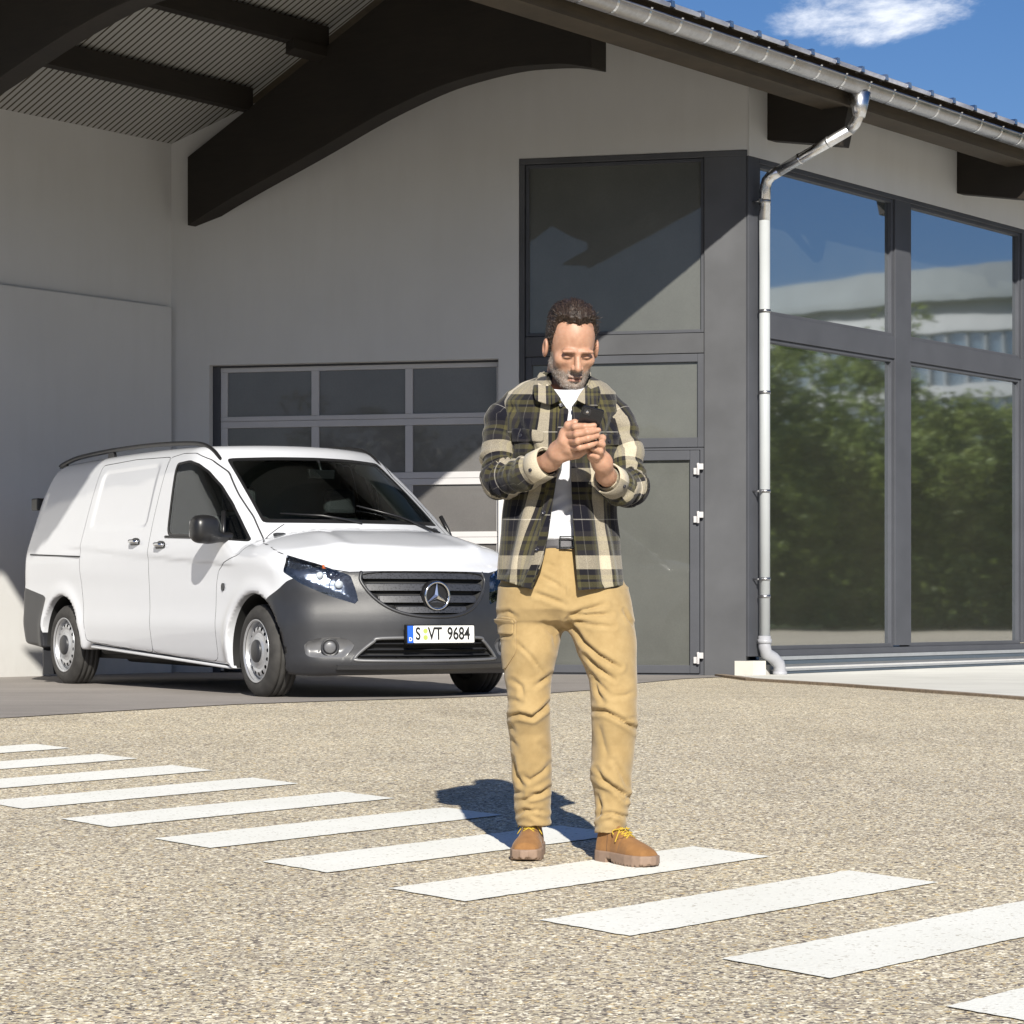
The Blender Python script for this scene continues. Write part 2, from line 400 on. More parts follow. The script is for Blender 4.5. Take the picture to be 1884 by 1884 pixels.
# left side wall, its lower part thicker
bm = bmesh.new()
prism(bm, [(-.05, -.3), (8.2, -.6), (8.2, 5.2), (-.05, 5.2)], lambda o, z, e: fL(e, z, o), -TH, 0)
build('side_wall', bm, M['plaster'], bld)
bm = bmesh.new()
prism(bm, [(.05, -.3), (8.2, -.6), (8.2, 3.54), (.05, 3.54)], lambda o, z, e: fL(e, z, o), 0.002, .06)
build('side_wall', bm, M['plaster'], bld, bevel=.012)
bm = bmesh.new()
prism(bm, [(0, 4.79), (16, 4.79), (16, 5.84), (0, 5.84)], fR, -TH, .02)
prism(bm, [(15.5, -.3), (16, -.3), (16, 4.79), (15.5, 4.79)], fR, -TH, .0)
prism(bm, [(0.02, -.3), (16, -.3), (16, .135), (0.02, .135)], fR, -TH, .03)
build('facade_wall', bm, M['plaster'], bld)
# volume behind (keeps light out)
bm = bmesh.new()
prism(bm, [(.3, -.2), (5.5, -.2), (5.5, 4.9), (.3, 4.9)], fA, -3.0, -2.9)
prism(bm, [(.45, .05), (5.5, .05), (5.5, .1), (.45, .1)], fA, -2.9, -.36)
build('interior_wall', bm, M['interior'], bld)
# roof slabs: corrugated sheet above, white ribbed lining below
def roofslab(n0, n1, o0, o1, name, pitch, amp, dz, mat, prof):
    bm = bmesh.new(); pts = []
    o = o0
    while o < o1+1e-6:
        for f_, h_ in prof: pts.append((o+f_*pitch, h_*amp))
        o += pitch
    prev = None
    ns = [n0, n1]
    for (oo, hh) in pts:
        cur = [bm.verts.new(fL(n, roofz(n)+dz+hh, oo)) for n in ns]
        if prev:
            f = bm.faces.new((prev[0], prev[1], cur[1], cur[0]))
        prev = cur
    bm.normal_update()
    o = build(name, bm, mat, bld)
    so_ = o.modifiers.new('thick', 'SOLIDIFY'); so_.thickness = .006
    return o
trap = [(0, 0), (.10, 0), (.2, 1), (.42, 1), (.52, 0), (.9, 0)]
trap2 = [(0, 0), (.80, 0), (.86, 1), (.96, 1)]
M['lining'] = simple('white_lining', (.36, .36, .34), .6, 0, .03, 2)
roofslab(.0, RIDGE_N, -.25, T, 'ceiling_lining', .07, .003, .0, M['lining'], trap)
roofslab(RIDGE_N, 5.12, -.25, T, 'ceiling_lining', .07, .003, .0, M['lining'], trap)
bm = bmesh.new()
for (na, nb) in ((-.3, RIDGE_N), (RIDGE_N, EAVE_N-.03)):
    hexa(bm, [fL(na, roofz(na)+.002, T), fL(nb, roofz(nb)+.002, T), fL(nb, roofz(nb)+.002, -16.3), fL(na, roofz(na)+.002, -16.3),
              fL(na, roofz(na)+.010, T), fL(nb, roofz(nb)+.010, T), fL(nb, roofz(nb)+.010, -16.3), fL(na, roofz(na)+.010, -16.3)])
build('roof_deck', bm, M['wood_mid'], bld)
def sheetroof(na, nb):
    bm = bmesh.new(); prev = None; pitch = .435; o = -16.3
    while o < T:
        for f_, h_ in trap2:
            oo = o+f_*pitch
            if oo > T+.03: continue
            cur = [bm.verts.new(fL(n, roofz(n)+.016+h_*.035, oo)) for n in (na, nb)]
            if prev: bm.faces.new((prev[0], prev[1], cur[1], cur[0]))
            prev = cur
        o += pitch
    ob = build('roof_sheet', bm, M['roof'], bld)
    m = ob.modifiers.new('thick', 'SOLIDIFY'); m.thickness = .005
sheetroof(-.32, RIDGE_N); sheetroof(RIDGE_N, EAVE_N+.02)
# ridges of the roof sheet seen end-on have small closures
o = -16.3; first = None
while o < T:
    if first is None:
        bm = bmesh.new(); c = fL(EAVE_N+.0, roofz(EAVE_N)+.038, o+.91*.435)
        prism(bm, [(-.03, -.02), (.03, -.02), (.02, .03), (-.02, .03)], lambda a, b, d: c-u*a+nR*d+Vector((0, 0, b)), -.05, .03)
        first = build('ridge_closure', bm, M['galvb'], bld); o0_ = o
    else:
        c2 = first.copy(); col.objects.link(c2); c2.location = Vector(first.location)+(-u)*(o-o0_)
    o += .435
# fascia board, gutter
zE = roofz(EAVE_N)
bm = bmesh.new()
prism(bm, [(6.02, 5.16), (6.07, 5.16), (6.07, roofz(6.07)+.02), (6.02, roofz(6.02)+.02)], lambda n, z, o: fL(n, z, o), T, -16.2)
prism(bm, [(5.70, 5.19), (6.018, 5.19), (6.018, 5.21), (5.70, 5.21)], lambda n, z, o: fL(n, z, o), T-.02, -16.1)
build('fascia_board', bm, M['wood_mid'], bld)
GN, GZ, GR = 6.20, 5.322, .09
gut = []
bm = bmesh.new()
prof = [(GN+GR*math.cos(q), GZ+GR*math.sin(q)) for q in [math.pi+math.pi*k/14 for k in range(15)]]
prof += [(GN+GR+.012, GZ+.012), (GN+GR+.018, GZ-.004), (GN+GR+.004, GZ-.006)]
for i in range(len(prof)-1):
    (a0, b0), (a1, b1) = prof[i], prof[i+1]
    f = bm.faces.new([bm.verts.new(fL(a0, b0, T)), bm.verts.new(fL(a1, b1, T)), bm.verts.new(fL(a1, b1, -16.2)), bm.verts.new(fL(a0, b0, -16.2))]); f.smooth = True
bmesh.ops.remove_doubles(bm, verts=bm.verts, dist=1e-5)
bm.faces.new([bm.verts.new(fL(a, b, T)) for a, b in prof[:15]])
gutter = build('gutter', bm, M['galv'], bld)
m = gutter.modifiers.new('thick', 'SOLIDIFY'); m.thickness = .003
bm = bmesh.new()
k = -16.0
while k < T:
    pr2 = [(GN+(GR+.006)*math.cos(q), GZ+(GR+.006)*math.sin(q)) for q in [math.pi+math.pi*j/12 for j in range(13)]]+[(GN+GR+.02, GZ+.02)]
    for (a0, b0), (a1, b1) in zip(pr2, pr2[1:]):
        bm.faces.new([bm.verts.new(fL(a0, b0, k)), bm.verts.new(fL(a1, b1, k)), bm.verts.new(fL(a1, b1, k+.028)), bm.verts.new(fL(a0, b0, k+.028))])
    hexa(bm, [fL(6.07, 5.37, k), fL(GN+GR+.01, 5.32, k), fL(GN+GR+.01, 5.32, k+.026), fL(6.07, 5.37, k+.026),
              fL(6.07, 5.375, k), fL(GN+GR+.01, 5.325, k), fL(GN+GR+.01, 5.325, k+.026), fL(6.07, 5.375, k+.026)])
    k += .435
br = build('gutter_bracket', bm, M['galvb'], gutter)
m = br.modifiers.new('thick', 'SOLIDIFY'); m.thickness = .004
# curved glulam portals
bot = [(.22, 4.316), (.6, 4.455), (1.05, 4.60), (1.55, 4.75), (2.0, 4.89), (2.4, 5.02), (2.8, 5.135), (3.3, 5.25), (3.7, 5.30), (4.1, 5.322), (4.4, 5.31), (4.74, 5.273), (5.015, 5.205)]
def cat(pts, m=5):
    out = []
    P = [pts[0]]+list(pts)+[pts[-1]]
    for i in range(1, len(P)-2):
        for q in range(m):
            t = q/m; p0, p1, p2, p3 = [np.array(P[i+j], float) for j in (-1, 0, 1, 2)]
            out.append(tuple(.5*((2*p1)+(-p0+p2)*t+(2*p0-5*p1+4*p2-p3)*t*t+(-p0+3*p1-3*p2+p3)*t**3)))
    out.append(tuple(pts[-1])); return out
def beamtop(n): return roofz(n)-.25
for o0, o1 in ((0.0, -.22), (3.84, 3.62)):
    bm = bmesh.new(); b_ = cat(bot)
    ns = [x for x, _ in b_]
    def bt(n): return beamtop(n) if n < 4.7 else beamtop(n)+.12
    rows = []
    for (n, z) in b_:
        zt = bt(n) if n < 5.0 else 5.56
        rows.append([bm.verts.new(fL(n, z, o0)), bm.verts.new(fL(n, zt, o0)), bm.verts.new(fL(n, zt, o1)), bm.verts.new(fL(n, z, o1))])
    end = (5.10, 5.48)
    for i in range(len(rows)-1):
        for k in range(4): bm.faces.new((rows[i][k], rows[i][(k+1) % 4], rows[i+1][(k+1) % 4], rows[i+1][k]))
    bm.faces.new(rows[0][::-1]); bm.faces.new(rows[-1])
    bmesh.ops.recalc_face_normals(bm, faces=bm.faces[:])
    build('curved_beam', bm, M['wood_dark'], bld, bevel=.006)
# purlins
for n in (.98, 1.94, 2.9, 4.25):
    z = beamtop(n)+.003
    bm = bmesh.new(); prism(bm, [(n-.06, z), (n+.06, z), (n+.06, roofz(n+.06 if n > RIDGE_N else n-.06)-.003), (n-.06, roofz(n+.06 if n > RIDGE_N else n-.06)-.003)], lambda a, b, d: fL(a, b, d), -.05 if n < 4 else -.3, T-.05)
    build('purlin', bm, M['wood_dark'], bld)
bm = bmesh.new(); prism(bm, [(1.92, beamtop(1.92)-.1), (2.02, beamtop(2.02)-.1), (2.02, beamtop(2.0)-.0), (1.92, beamtop(1.92)-.0)], lambda a, b, d: fL(a, b, d), .003, .45)
build('purlin_block', bm, M['wood_dark'], bld)
bm = bmesh.new(); prism(bm, [(5.11, 5.49), (5.25, 5.49), (5.25, roofz(5.25)), (5.11, roofz(5.11))], lambda a, b, d: fL(a, b, d), -UR+.24, T-.05)
build('eave_purlin', bm, M['wood_dark'], bld)
# rafter ends out of the glazed facade
for t0 in (.312, 4.076, 7.84, 11.6):
    bm = bmesh.new()
    prism(bm, [(.021, 4.976), (.80, 4.835), (.90, 5.25), (.021, 5.48)], lambda e, z, d: fR(d, z, e), t0, t0+.16)
    build('rafter_end', bm, M['wood_dark'], bld, bevel=.005)
bm = bmesh.new()      # soffit between wall and fascia
hexa(bm, [fR(-.2, 5.505, .021), fR(15.9, 5.505, .021), fR(15.9, 5.215, .88), fR(-.2, 5.215, .88), fR(-.2, 5.53, .021), fR(15.9, 5.53, .021), fR(15.9, 5.24, .88), fR(-.2, 5.24, .88)])
build('soffit', bm, M['wood_mid'], bld)

# ---- windows
def frame_rect(bm, fn, a0, a1, z0, z1, wl, wr, wb, wt, e0, e1):
    """rectangular frame out of four butted bars"""
    for (x0, x1, y0, y1) in ((a0, a0+wl, z0, z1), (a1-wr, a1, z0, z1), (a0+wl, a1-wr, z0, z0+wb), (a0+wl, a1-wr, z1-wt, z1)):
        prism(bm, [(x0, y0), (x1, y0), (x1, y1), (x0, y1)], fn, e0, e1)
# glazed facade: dark posts and rails first
bm = bmesh.new()
prism(bm, [(.0, .18), (.19, .18), (.19, 4.79), (.0, 4.79)], fR, -.2, .012)
k = 2.773
posts = [2.773, 5.63, 8.49, 11.35, 14.2]
for p in posts: prism(bm, [(p, .25), (p+.32, .25), (p+.32, 4.75), (p, 4.75)], fR, -.2, .010)
for (p0, p1) in zip([.19]+[q+.32 for q in posts[:-1]], posts):
    prism(bm, [(p0, 3.14), (p1, 3.14), (p1, 3.36), (p0, 3.36)], fR, -.2, .008)
build('facade_frame', bm, M['frame'], bld, bevel=.004)
bm = bmesh.new(); prism(bm, [(.19, 4.745), (15.5, 4.745), (15.5, 4.79), (.19, 4.79)], fR, -.2, .014)
prism(bm, [(.19, .175), (15.5, .175), (15.5, .235), (.19, .235)], fR, -.2, .02)
build('facade_rail', bm, M['frame'], bld, bevel=.004)
for (p0, p1) in zip([.19]+[q+.32 for q in posts[:-1]], posts):
    for (z0, z1) in ((.235, 3.14), (3.36, 4.745)):
        bm = bmesh.new(); frame_rect(bm, fR, p0, p1, z0, z1, .055, .045, .038, .035, -.12, -.012)
        fo = build('window', bm, M['frame'], bld, bevel=.004)
        bm = bmesh.new(); prism(bm, [(p0+.045, z0+.03), (p1-.035, z0+.03), (p1-.035, z1-.025), (p0+.045, z1-.025)], fR, -.075, -.05)
        build('pane', bm, M['mirrorglass'], fo)
# flashings under the glazed facade
bm = bmesh.new(); prism(bm, [(.2, .142), (15.5, .142), (15.5, .174), (.2, .174)], fR, .0, .07); build('light_flashing', bm, M['strip'], bld)
bm = bmesh.new(); prism(bm, [(.2, .10), (15.5, .10), (15.5, .1415), (.2, .1415)], fR, .0, .06); build('dark_flashing', bm, M['stripdark'], bld)
bm = bmesh.new(); prism(bm, [(.35, .040), (15.5, .040), (15.5, .058), (.35, .058)], fR, .031, .10); build('base_flashing', bm, M['strip'], bld)
bm = bmesh.new(); prism(bm, [(.35, .013), (15.5, .013), (15.5, .0395), (.35, .0395)], fR, .031, .09); build('dark_flashing', bm, M['stripdark'], bld)
bm = bmesh.new(); prism(bm, [(-.06, -.2), (.16, -.2), (.16, .14), (-.06, .14)], fR, -.1, .10); build('corner_plinth', bm, M['concrete'], bld)
# end wall glazing
bm = bmesh.new()
wallA(bm, 0.012, .40, -.05, 4.79, -.25, .004)
build('corner_post', bm, M['cladding'], bld, bevel=.004)
bm = bmesh.new(); wallA(bm, .0, 2.15, 4.79, 4.842, -.25, .008); wallA(bm, 2.10, 2.15, .0, 4.789, -.25, .006)
wallA(bm, .405, 2.095, 2.985, 3.17, -.25, -.006)
build('glazing_frame', bm, M['cladding'], bld, bevel=.004)
bm = bmesh.new(); frame_rect(bm, fA, .405, 2.095, 3.175, 4.785, .03, .03, .03, .03, -.15, -.02)
fo = build('window', bm, M['frame'], bld, bevel=.004)
bm = bmesh.new(); wallA(bm, .42, 2.085, 3.19, 4.77, -.07, -.05); build('pane', bm, M['doorglass'], fo)
bm = bmesh.new(); frame_rect(bm, fA, .405, 2.095, 2.115, 2.98, .06, .06, .09, .075, -.15, -.015)
fo = build('window', bm, M['frame'], bld, bevel=.004)
bm = bmesh.new(); wallA(bm, .45, 2.05, 2.19, 2.92, -.07, -.05); build('pane', bm, M['doorglass'], fo)
bm = bmesh.new(); frame_rect(bm, fA, .405, 2.095, .0, 2.11, .035, .035, .02, .02, -.15, -.02)
build('door_jamb', bm, M['frame'], bld)
bm = bmesh.new(); frame_rect(bm, fA, .445, 2.055, .022, 2.085, .09, .09, .075, .09, -.12, .0)
dr = build('glass_door', bm, M['frame'], bld, bevel=.005)
bm = bmesh.new(); wallA(bm, .52, 1.98, .09, 2.0, -.06, -.04); build('pane', bm, M['doorglass'], dr)
for z in (1.9, 1.455, .155):
    bm = bmesh.new()
    prism(bm, [(.405, z+.005), (.46, z+.005), (.46, z+.06), (.405, z+.06)], fA, .004, .03)
    prism(bm, [(.45, z-.04), (.495, z-.04), (.495, z+.02), (.45, z+.02)], fA, .002, .034)
    tube(bm, [fA(.452, z-.045, .035), fA(.452, z+.065, .035)], .013, 10)
    build('hinge', bm, M['alu'], dr, bevel=.003)
bm = bmesh.new(); tube(bm, [fA(1.95, .75, .06), fA(1.95, 1.35, .06)], .016, 12)
tube(bm, [fA(1.95, .82, .0), fA(1.95, .82, .06)], .01, 8); tube(bm, [fA(1.95, 1.28, .0), fA(1.95, 1.28, .06)], .01, 8)
build('handle', bm, M['alu'], dr)
bm = bmesh.new(); wallA(bm, .0, 2.35, -.05, -.0, -.3, .12); build('threshold', bm, M['concrete2'], bld)
# garage door
gd = empty('garage_door', (0, 0, 0), bld); gd.matrix_parent_inverse = Matrix.Translation(-C0)
bm = bmesh.new()
rails = [(2.91, 2.955), (2.435, 2.48), (2.37, 2.433), (1.862, 1.922), (1.80, 1.860), (1.30, 1.352), (1.235, 1.298), (.74, .79), (.675, .738), (.17, .23), (.0, .168)]
rails[-1] = (.02, .168)
for z0, z1 in rails: wallA(bm, 2.36, 5.15, z0, z1, -.17, -.12)
seg = [(2.91, 2.48), (2.37, 1.922), (1.80, 1.352), (1.235, .79), (.675, .23)]
for z1, z0 in seg:
    for s0, s1 in ((2.36, 2.40), (3.222, 3.295), (4.155, 4.23), (5.08, 5.15)): wallA(bm, s0, s1, z0+.0005, z1-.0005, -.17, -.122)
build('panel_frame', bm, M['alu'], gd, bevel=.004)
for z1, z0 in seg:
    for s0, s1 in ((2.39, 3.23), (3.288, 4.162), (4.222, 5.088)):
        bm = bmesh.new(); wallA(bm, s0, s1, z0-.008, z1+.008, -.16, -.145); build('pane', bm, M['garageglass'], gd)
bm = bmesh.new(); wallA(bm, 5.151, 5.222, .0, 2.972, -.34, -.10); build('door_jamb', bm, M['frame'], gd)
bm = bmesh.new(); wallA(bm, 2.353, 5.15, 2.957, 2.9725, -.34, -.11); build('door_header', bm, M['frame'], gd)
# downpipe
bm = bmesh.new()
tp = .147
pts = [fR(tp, 5.12, 1.09), fR(tp, 5.06, 1.09), fR(tp, 4.985, 1.05), fR(tp, 4.93, .99)]
pts += [fR(tp, 4.62, .20), fR(tp, 4.565, .12), fR(tp, 4.48, .095)]
top_ = cat([tuple(p) for p in pts[:4]], 3)
tube(bm, [tuple(p) for p in pts[:4]], .05, 18); tube(bm, [fR(tp, 4.935, 1.0), fR(tp, 4.61, .175)], .049, 18)
tube(bm, [fR(tp, 4.64, .25), fR(tp, 4.605, .165), fR(tp, 4.565, .12), fR(tp, 4.50, .10), fR(tp, 4.2, .095)], .0515, 18)
lathe(bm, [(5.03, .052), (5.10, .070), (5.25, .105), (5.252, .095), (5.12, .05)], lambda a, x, y: fR(tp+x, a, 1.09+y), 20)
for c, d in ((.72, .0), (.35, 0)):
    f_ = c; p = fR(tp, 4.61+(4.935-4.61)*f_, .175+(1.0-.175)*f_); q = fR(tp, 4.61+(4.935-4.61)*(f_+.02), .175+(1.0-.175)*(f_+.02)); tube(bm, [p, q], .054, 18)
dp = build('downpipe', bm, M['galvb'], bld, smooth=False)
bm = bmesh.new()
tube(bm, [fR(tp, 4.22, .095), fR(tp, .34, .095)], .0505, 20)
build('lower_pipe', bm, M['pipepaint'], dp)
for z in (4.36, 3.35, 2.6, 1.69, .88, .72):
    bm = bmesh.new(); tube(bm, [fR(tp, z, .095), fR(tp, z+.028, .095)], .0565, 20)
    if z in (4.36, 1.69, .88):
        tube(bm, [fR(tp-.07, z+.012, .09), fR(tp-.07, z+.012, .0)], .008, 8)
        prism(bm, [(-.085, z-.004), (-.045, z-.004), (-.045, z+.03), (-.085, z+.03)], lambda a, b, d: fR(tp+a, b, d), .085, .105)
    build('pipe_clamp', bm, M['galv'], dp)
bm = bmesh.new()
tube(bm, [fR(tp, .37, .095), fR(tp, .27, .095), fR(tp+.02, .21, .10), fR(tp+.10, .165, .125), fR(tp+.165, .11, .145), fR(tp+.18, .04, .15), fR(tp+.18, -.05, .15)], .058, 18)
for z0, ee, tt in ((.30, .095, 0), (.0, .15, .18)): tube(bm, [fR(tp+tt, z0, ee), fR(tp+tt, z0+.04, ee)], .066, 18)
build('pipe_shoe', bm, M['pvc'], dp)

# ================================================================== implicit-surface tools
def smax(a, b, k):
    h = np.clip(.5+.5*(a-b)/k, 0, 1); return b+(a-b)*h+k*h*(1-h)
def smin(a, b, k): return -smax(-a, -b, k)
def sstep(a, b, x):
    t = np.clip((x-a)/(b-a), 0, 1); return t*t*(3-2*t)
def grad(fn, P, e=1e-3):
    g = np.empty_like(P)
    for i in range(3):
        d = np.zeros(3); d[i] = e
        g[:, i] = (fn(P+d)-fn(P-d))/(2*e)
    return g
def project(fn, P, it=3, lim=.02):
    for _ in range(it):
        v = fn(P); g = grad(fn, P); n2 = (g*g).sum(1)+1e-9
        s = -(v/n2)[:, None]*g; l = np.linalg.norm(s, axis=1, keepdims=True)+1e-12
        P = P+s*np.minimum(1, lim/l)
    return P
def surfnet(fn, lo, hi, h, it=3):
    lo = np.array(lo, float); n = np.ceil((np.array(hi)-lo)/h).astype(int)+1
    ax = [lo[i]+h*np.arange(n[i]) for i in range(3)]
    F = np.empty(n, np.float32)
    for i in range(0, n[0], 16):
        X, Y, Z = np.meshgrid(ax[0][i:i+16], ax[1], ax[2], indexing='ij')
        F[i:i+16] = fn(np.stack([X.ravel(), Y.ravel(), Z.ravel()], 1)).reshape(X.shape)
    S = F < 0
    c = np.zeros(np.array(n)-1, int)
    for dx in (0, 1):
        for dy in (0, 1):
            for dz in (0, 1): c += S[dx:n[0]-1+dx, dy:n[1]-1+dy, dz:n[2]-1+dz]
    act = (c > 0) & (c < 8)
    idx = -np.ones(act.shape, int); ii = np.argwhere(act); idx[act] = np.arange(len(ii))
    acc = np.zeros((len(ii), 3)); cnt = np.zeros(len(ii))
    corners = [(0, 0, 0), (1, 0, 0), (0, 1, 0), (1, 1, 0), (0, 0, 1), (1, 0, 1), (0, 1, 1), (1, 1, 1)]
    edges = [(0, 1), (2, 3), (4, 5), (6, 7), (0, 2), (1, 3), (4, 6), (5, 7), (0, 4), (1, 5), (2, 6), (3, 7)]
    vals = [F[ii[:, 0]+a, ii[:, 1]+b, ii[:, 2]+d] for a, b, d in corners]
    for a, b in edges:
        fa, fb = vals[a], vals[b]; m = (fa < 0) != (fb < 0)
        t = np.where(m, fa/np.where(m, fa-fb, 1), 0)
        p = np.array(corners[a])+t[:, None]*(np.array(corners[b])-np.array(corners[a]))
        acc[m] += p[m]; cnt[m] += 1
    V = lo+(ii+acc/cnt[:, None])*h
    Q = []
    for axn in range(3):
        o = [0, 1, 2]; o.remove(axn); b_, c_ = o
        sl0 = [slice(None)]*3; sl1 = [slice(None)]*3
        sl0[axn] = slice(0, n[axn]-1); sl1[axn] = slice(1, n[axn])
        A_, B_ = S[tuple(sl0)], S[tuple(sl1)]
        d = np.argwhere(A_ != B_)
        ok = (d[:, b_] > 0) & (d[:, c_] > 0) & (d[:, b_] < n[b_]-1) & (d[:, c_] < n[c_]-1); d = d[ok]
        def id_(db, dc):
            e = d.copy(); e[:, b_] += db; e[:, c_] += dc; return idx[e[:, 0], e[:, 1], e[:, 2]]
        q = np.stack([id_(-1, -1), id_(0, -1), id_(0, 0), id_(-1, 0)], 1)
        fl = A_[d[:, 0], d[:, 1], d[:, 2]]
        if axn == 1: fl = ~fl
        q[~fl] = q[~fl][:, ::-1]; Q.append(q)
    Q = np.concatenate(Q)
    if it: V = project(fn, V, it, h*.6)
    return V, Q
def tris(Q): return np.concatenate([Q[:, [0, 1, 2]], Q[:, [0, 2, 3]]])
def cut(V, T, L, f, fn=None):
    """split triangles along f = 0; returns V, T, L(labels) and the inside (f<0) flag per triangle"""
    f = np.where(np.abs(f) < 2e-4, -2e-4, f)
    s = f < 0; st = s[T]; k = st.sum(1)
    keep0, keep3 = T[k == 0], T[k == 3]
    out = [(keep0, L[k == 0], False), (keep3, L[k == 3], True)]
    newV = [V]; nv = len(V)
    mixm = (k == 1) | (k == 2)
    if mixm.any():
        Tm, Lm, sm, km = T[mixm], L[mixm], st[mixm], k[mixm]
        odd = np.where((km == 1)[:, None], sm, ~sm).argmax(1)
        r = np.arange(len(Tm))
        a, b, c = Tm[r, odd], Tm[r, (odd+1) % 3], Tm[r, (odd+2) % 3]
        E = np.concatenate([np.stack([a, b], 1), np.stack([a, c], 1)]); Es = np.sort(E, 1)
        uq, inv = np.unique(Es, axis=0, return_inverse=True); inv = inv.ravel()
        t = f[uq[:, 0]]/(f[uq[:, 0]]-f[uq[:, 1]])
        P = V[uq[:, 0]]+(V[uq[:, 1]]-V[uq[:, 0]])*t[:, None]
        if fn is not None: P = project(fn, P, 2, .004)
        newV.append(P); ab = nv+inv[:len(Tm)]; ac = nv+inv[len(Tm):]
        one = np.stack([a, ab, ac], 1); two = np.concatenate([np.stack([ab, b, c], 1), np.stack([ab, c, ac], 1)])
        ins = km == 1
        out += [(one[ins], Lm[ins], True), (one[~ins], Lm[~ins], False)]
        i2 = np.concatenate([ins, ins]); L2 = np.concatenate([Lm, Lm])
        out += [(two[~i2], L2[~i2], True), (two[i2], L2[i2], False)]
    T = np.concatenate([o[0] for o in out]); L = np.concatenate([o[1] for o in out])
    I = np.concatenate([np.full(len(o[0]), o[2]) for o in out])
    return np.concatenate(newV), T, L, I
def sdpoly(P, poly):
    """signed distance of 2d points to a closed polygon (negative inside)"""
    poly = np.array(poly, float); d = np.full(len(P), 1e9); ins = np.zeros(len(P), bool)
    for i in range(len(poly)):
        a, b = poly[i], poly[(i+1) % len(poly)]; e = b-a; w_ = P-a
        t = np.clip((w_@e)/(e@e+1e-12), 0, 1); q = w_-t[:, None]*e; d = np.minimum(d, (q*q).sum(1))
        c = (a[1] > P[:, 1]) != (b[1] > P[:, 1])
        with np.errstate(divide='ignore', invalid='ignore'):
            xi = a[0]+(P[:, 1]-a[1])*e[0]/(e[1] if e[1] else 1e-12)
        ins ^= c & (P[:, 0] < xi)
    return np.where(ins, -1, 1)*np.sqrt(d)
def rounded(poly, m=5, r=.25):
    """soften the corners of a polygon"""
    out = []; n = len(poly); P = [np.array(p, float) for p in poly]
    for i in range(n):
        a, b, c = P[i-1], P[i], P[(i+1) % n]; p0, p1 = b+(a-b)*r, b+(c-b)*r
        for k in range(m+1):
            t = k/m; out.append(tuple((1-t)**2*p0+2*t*(1-t)*b+t*t*p1))
    return out
def mesh_from(name, V, T, mats, parent=None, normals=None, xform=None, smooth=True, uv=None, mat_idx=None, attr=None):
    us, inv = np.unique(T, return_inverse=True); T2 = inv.reshape(T.shape); V2 = V[us]
    if xform is not None: V2w = xform(V2)
    else: V2w = V2
    me = bpy.data.meshes.new(name); k = T2.shape[1]
    me.vertices.add(len(V2)); me.vertices.foreach_set('co', V2w.astype(np.float32).ravel())
    me.loops.add(T2.size); me.loops.foreach_set('vertex_index', T2.ravel().astype(np.int32))
    me.polygons.add(len(T2)); me.polygons.foreach_set('loop_start', (np.arange(len(T2))*k).astype(np.int32))
    try: me.polygons.foreach_set('loop_total', np.full(len(T2), k, np.int32))
    except Exception: pass
    me.polygons.foreach_set('use_smooth', np.full(len(T2), smooth))
    if mat_idx is not None: me.polygons.foreach_set('material_index', mat_idx.astype(np.int32))
    me.update(calc_edges=True); me.validate()
    if uv is not None:
        l = me.uv_layers.new(name='UVMap'); l.data.foreach_set('uv', uv[us][T2.ravel()].astype(np.float32).ravel())
    if attr is not None:
        for an, av in attr.items():
            a = me.attributes.new(an, 'FLOAT', 'POINT'); a.data.foreach_set('value', av[us].astype(np.float32))
    if normals is not None:
        me.normals_split_custom_set_from_vertices(normals[us])
    return link(name, me, mats, parent)
def polyline_d(P, pts):
    pts = np.array(pts, float); d = np.full(len(P), 1e9)
    for a, b in zip(pts, pts[1:]):
        e = b-a; w_ = P-a; t = np.clip((w_@e)/(e@e), 0, 1); q = w_-t[:, None]*e; d = np.minimum(d, (q*q).sum(1))
    return np.sqrt(d)

# ================================================================== the van (x forward from the front axle, y left, z up)
VX, VY, VYAW = -1.0, 17.62, R(-57.9)
VF = np.array([math.cos(VYAW), math.sin(VYAW), 0]); VL = np.array([-VF[1], VF[0], 0])
KS = 1.022          # overall size of the van
V0 = (np.array([VX, VY, 0.])+.04*VL)*KS+np.array([0, 0, -.006]); WB = 3.47; HZ = .325
def vw(P): P = np.atleast_2d(P); return V0+KS*(P[:, :1]*VF+P[:, 1:2]*VL+P[:, 2:3]*np.array([0, 0, 1.]))
def vp(x, y, z): return Vector(vw(np.array([[x, y, z]]))[0])
wz = np.array([(.10, .86), (.20, .895), (.30, .918), (.42, .934), (.50, .942), (.62, .932), (.80, .930), (.92, .938), (1.02, .940), (1.10, .925), (1.20, .902), (1.35, .868), (1.50, .832), (1.62, .800), (1.70, .772), (1.80, .73), (1.95, .65)])
def Wside(x, z):
    w_ = np.interp(z, wz[:, 0], wz[:, 1]); 
    w_ = (w_+np.interp(z-.03, wz[:, 0], wz[:, 1])+np.interp(z+.03, wz[:, 0], wz[:, 1]))/3
    cz = 1.012-.062*(x+1.73)
    d = cz-z
    w_ = w_-.009*sstep(-.010, .030, d)*(1-sstep(.03, .22, d))*sstep(-.1, -.5, x)*sstep(-3.6, -3.1, x)
    for hx in (0, -WB):
        r = np.hypot(x-hx, z-HZ); w_ = w_+.016*np.exp(-((r-.43)/.06)**2)*(z > .1)
    w_ = w_+.022-.05*sstep(.1, .9, x)
    # recessed blank side panel behind the sliding door
    return w_
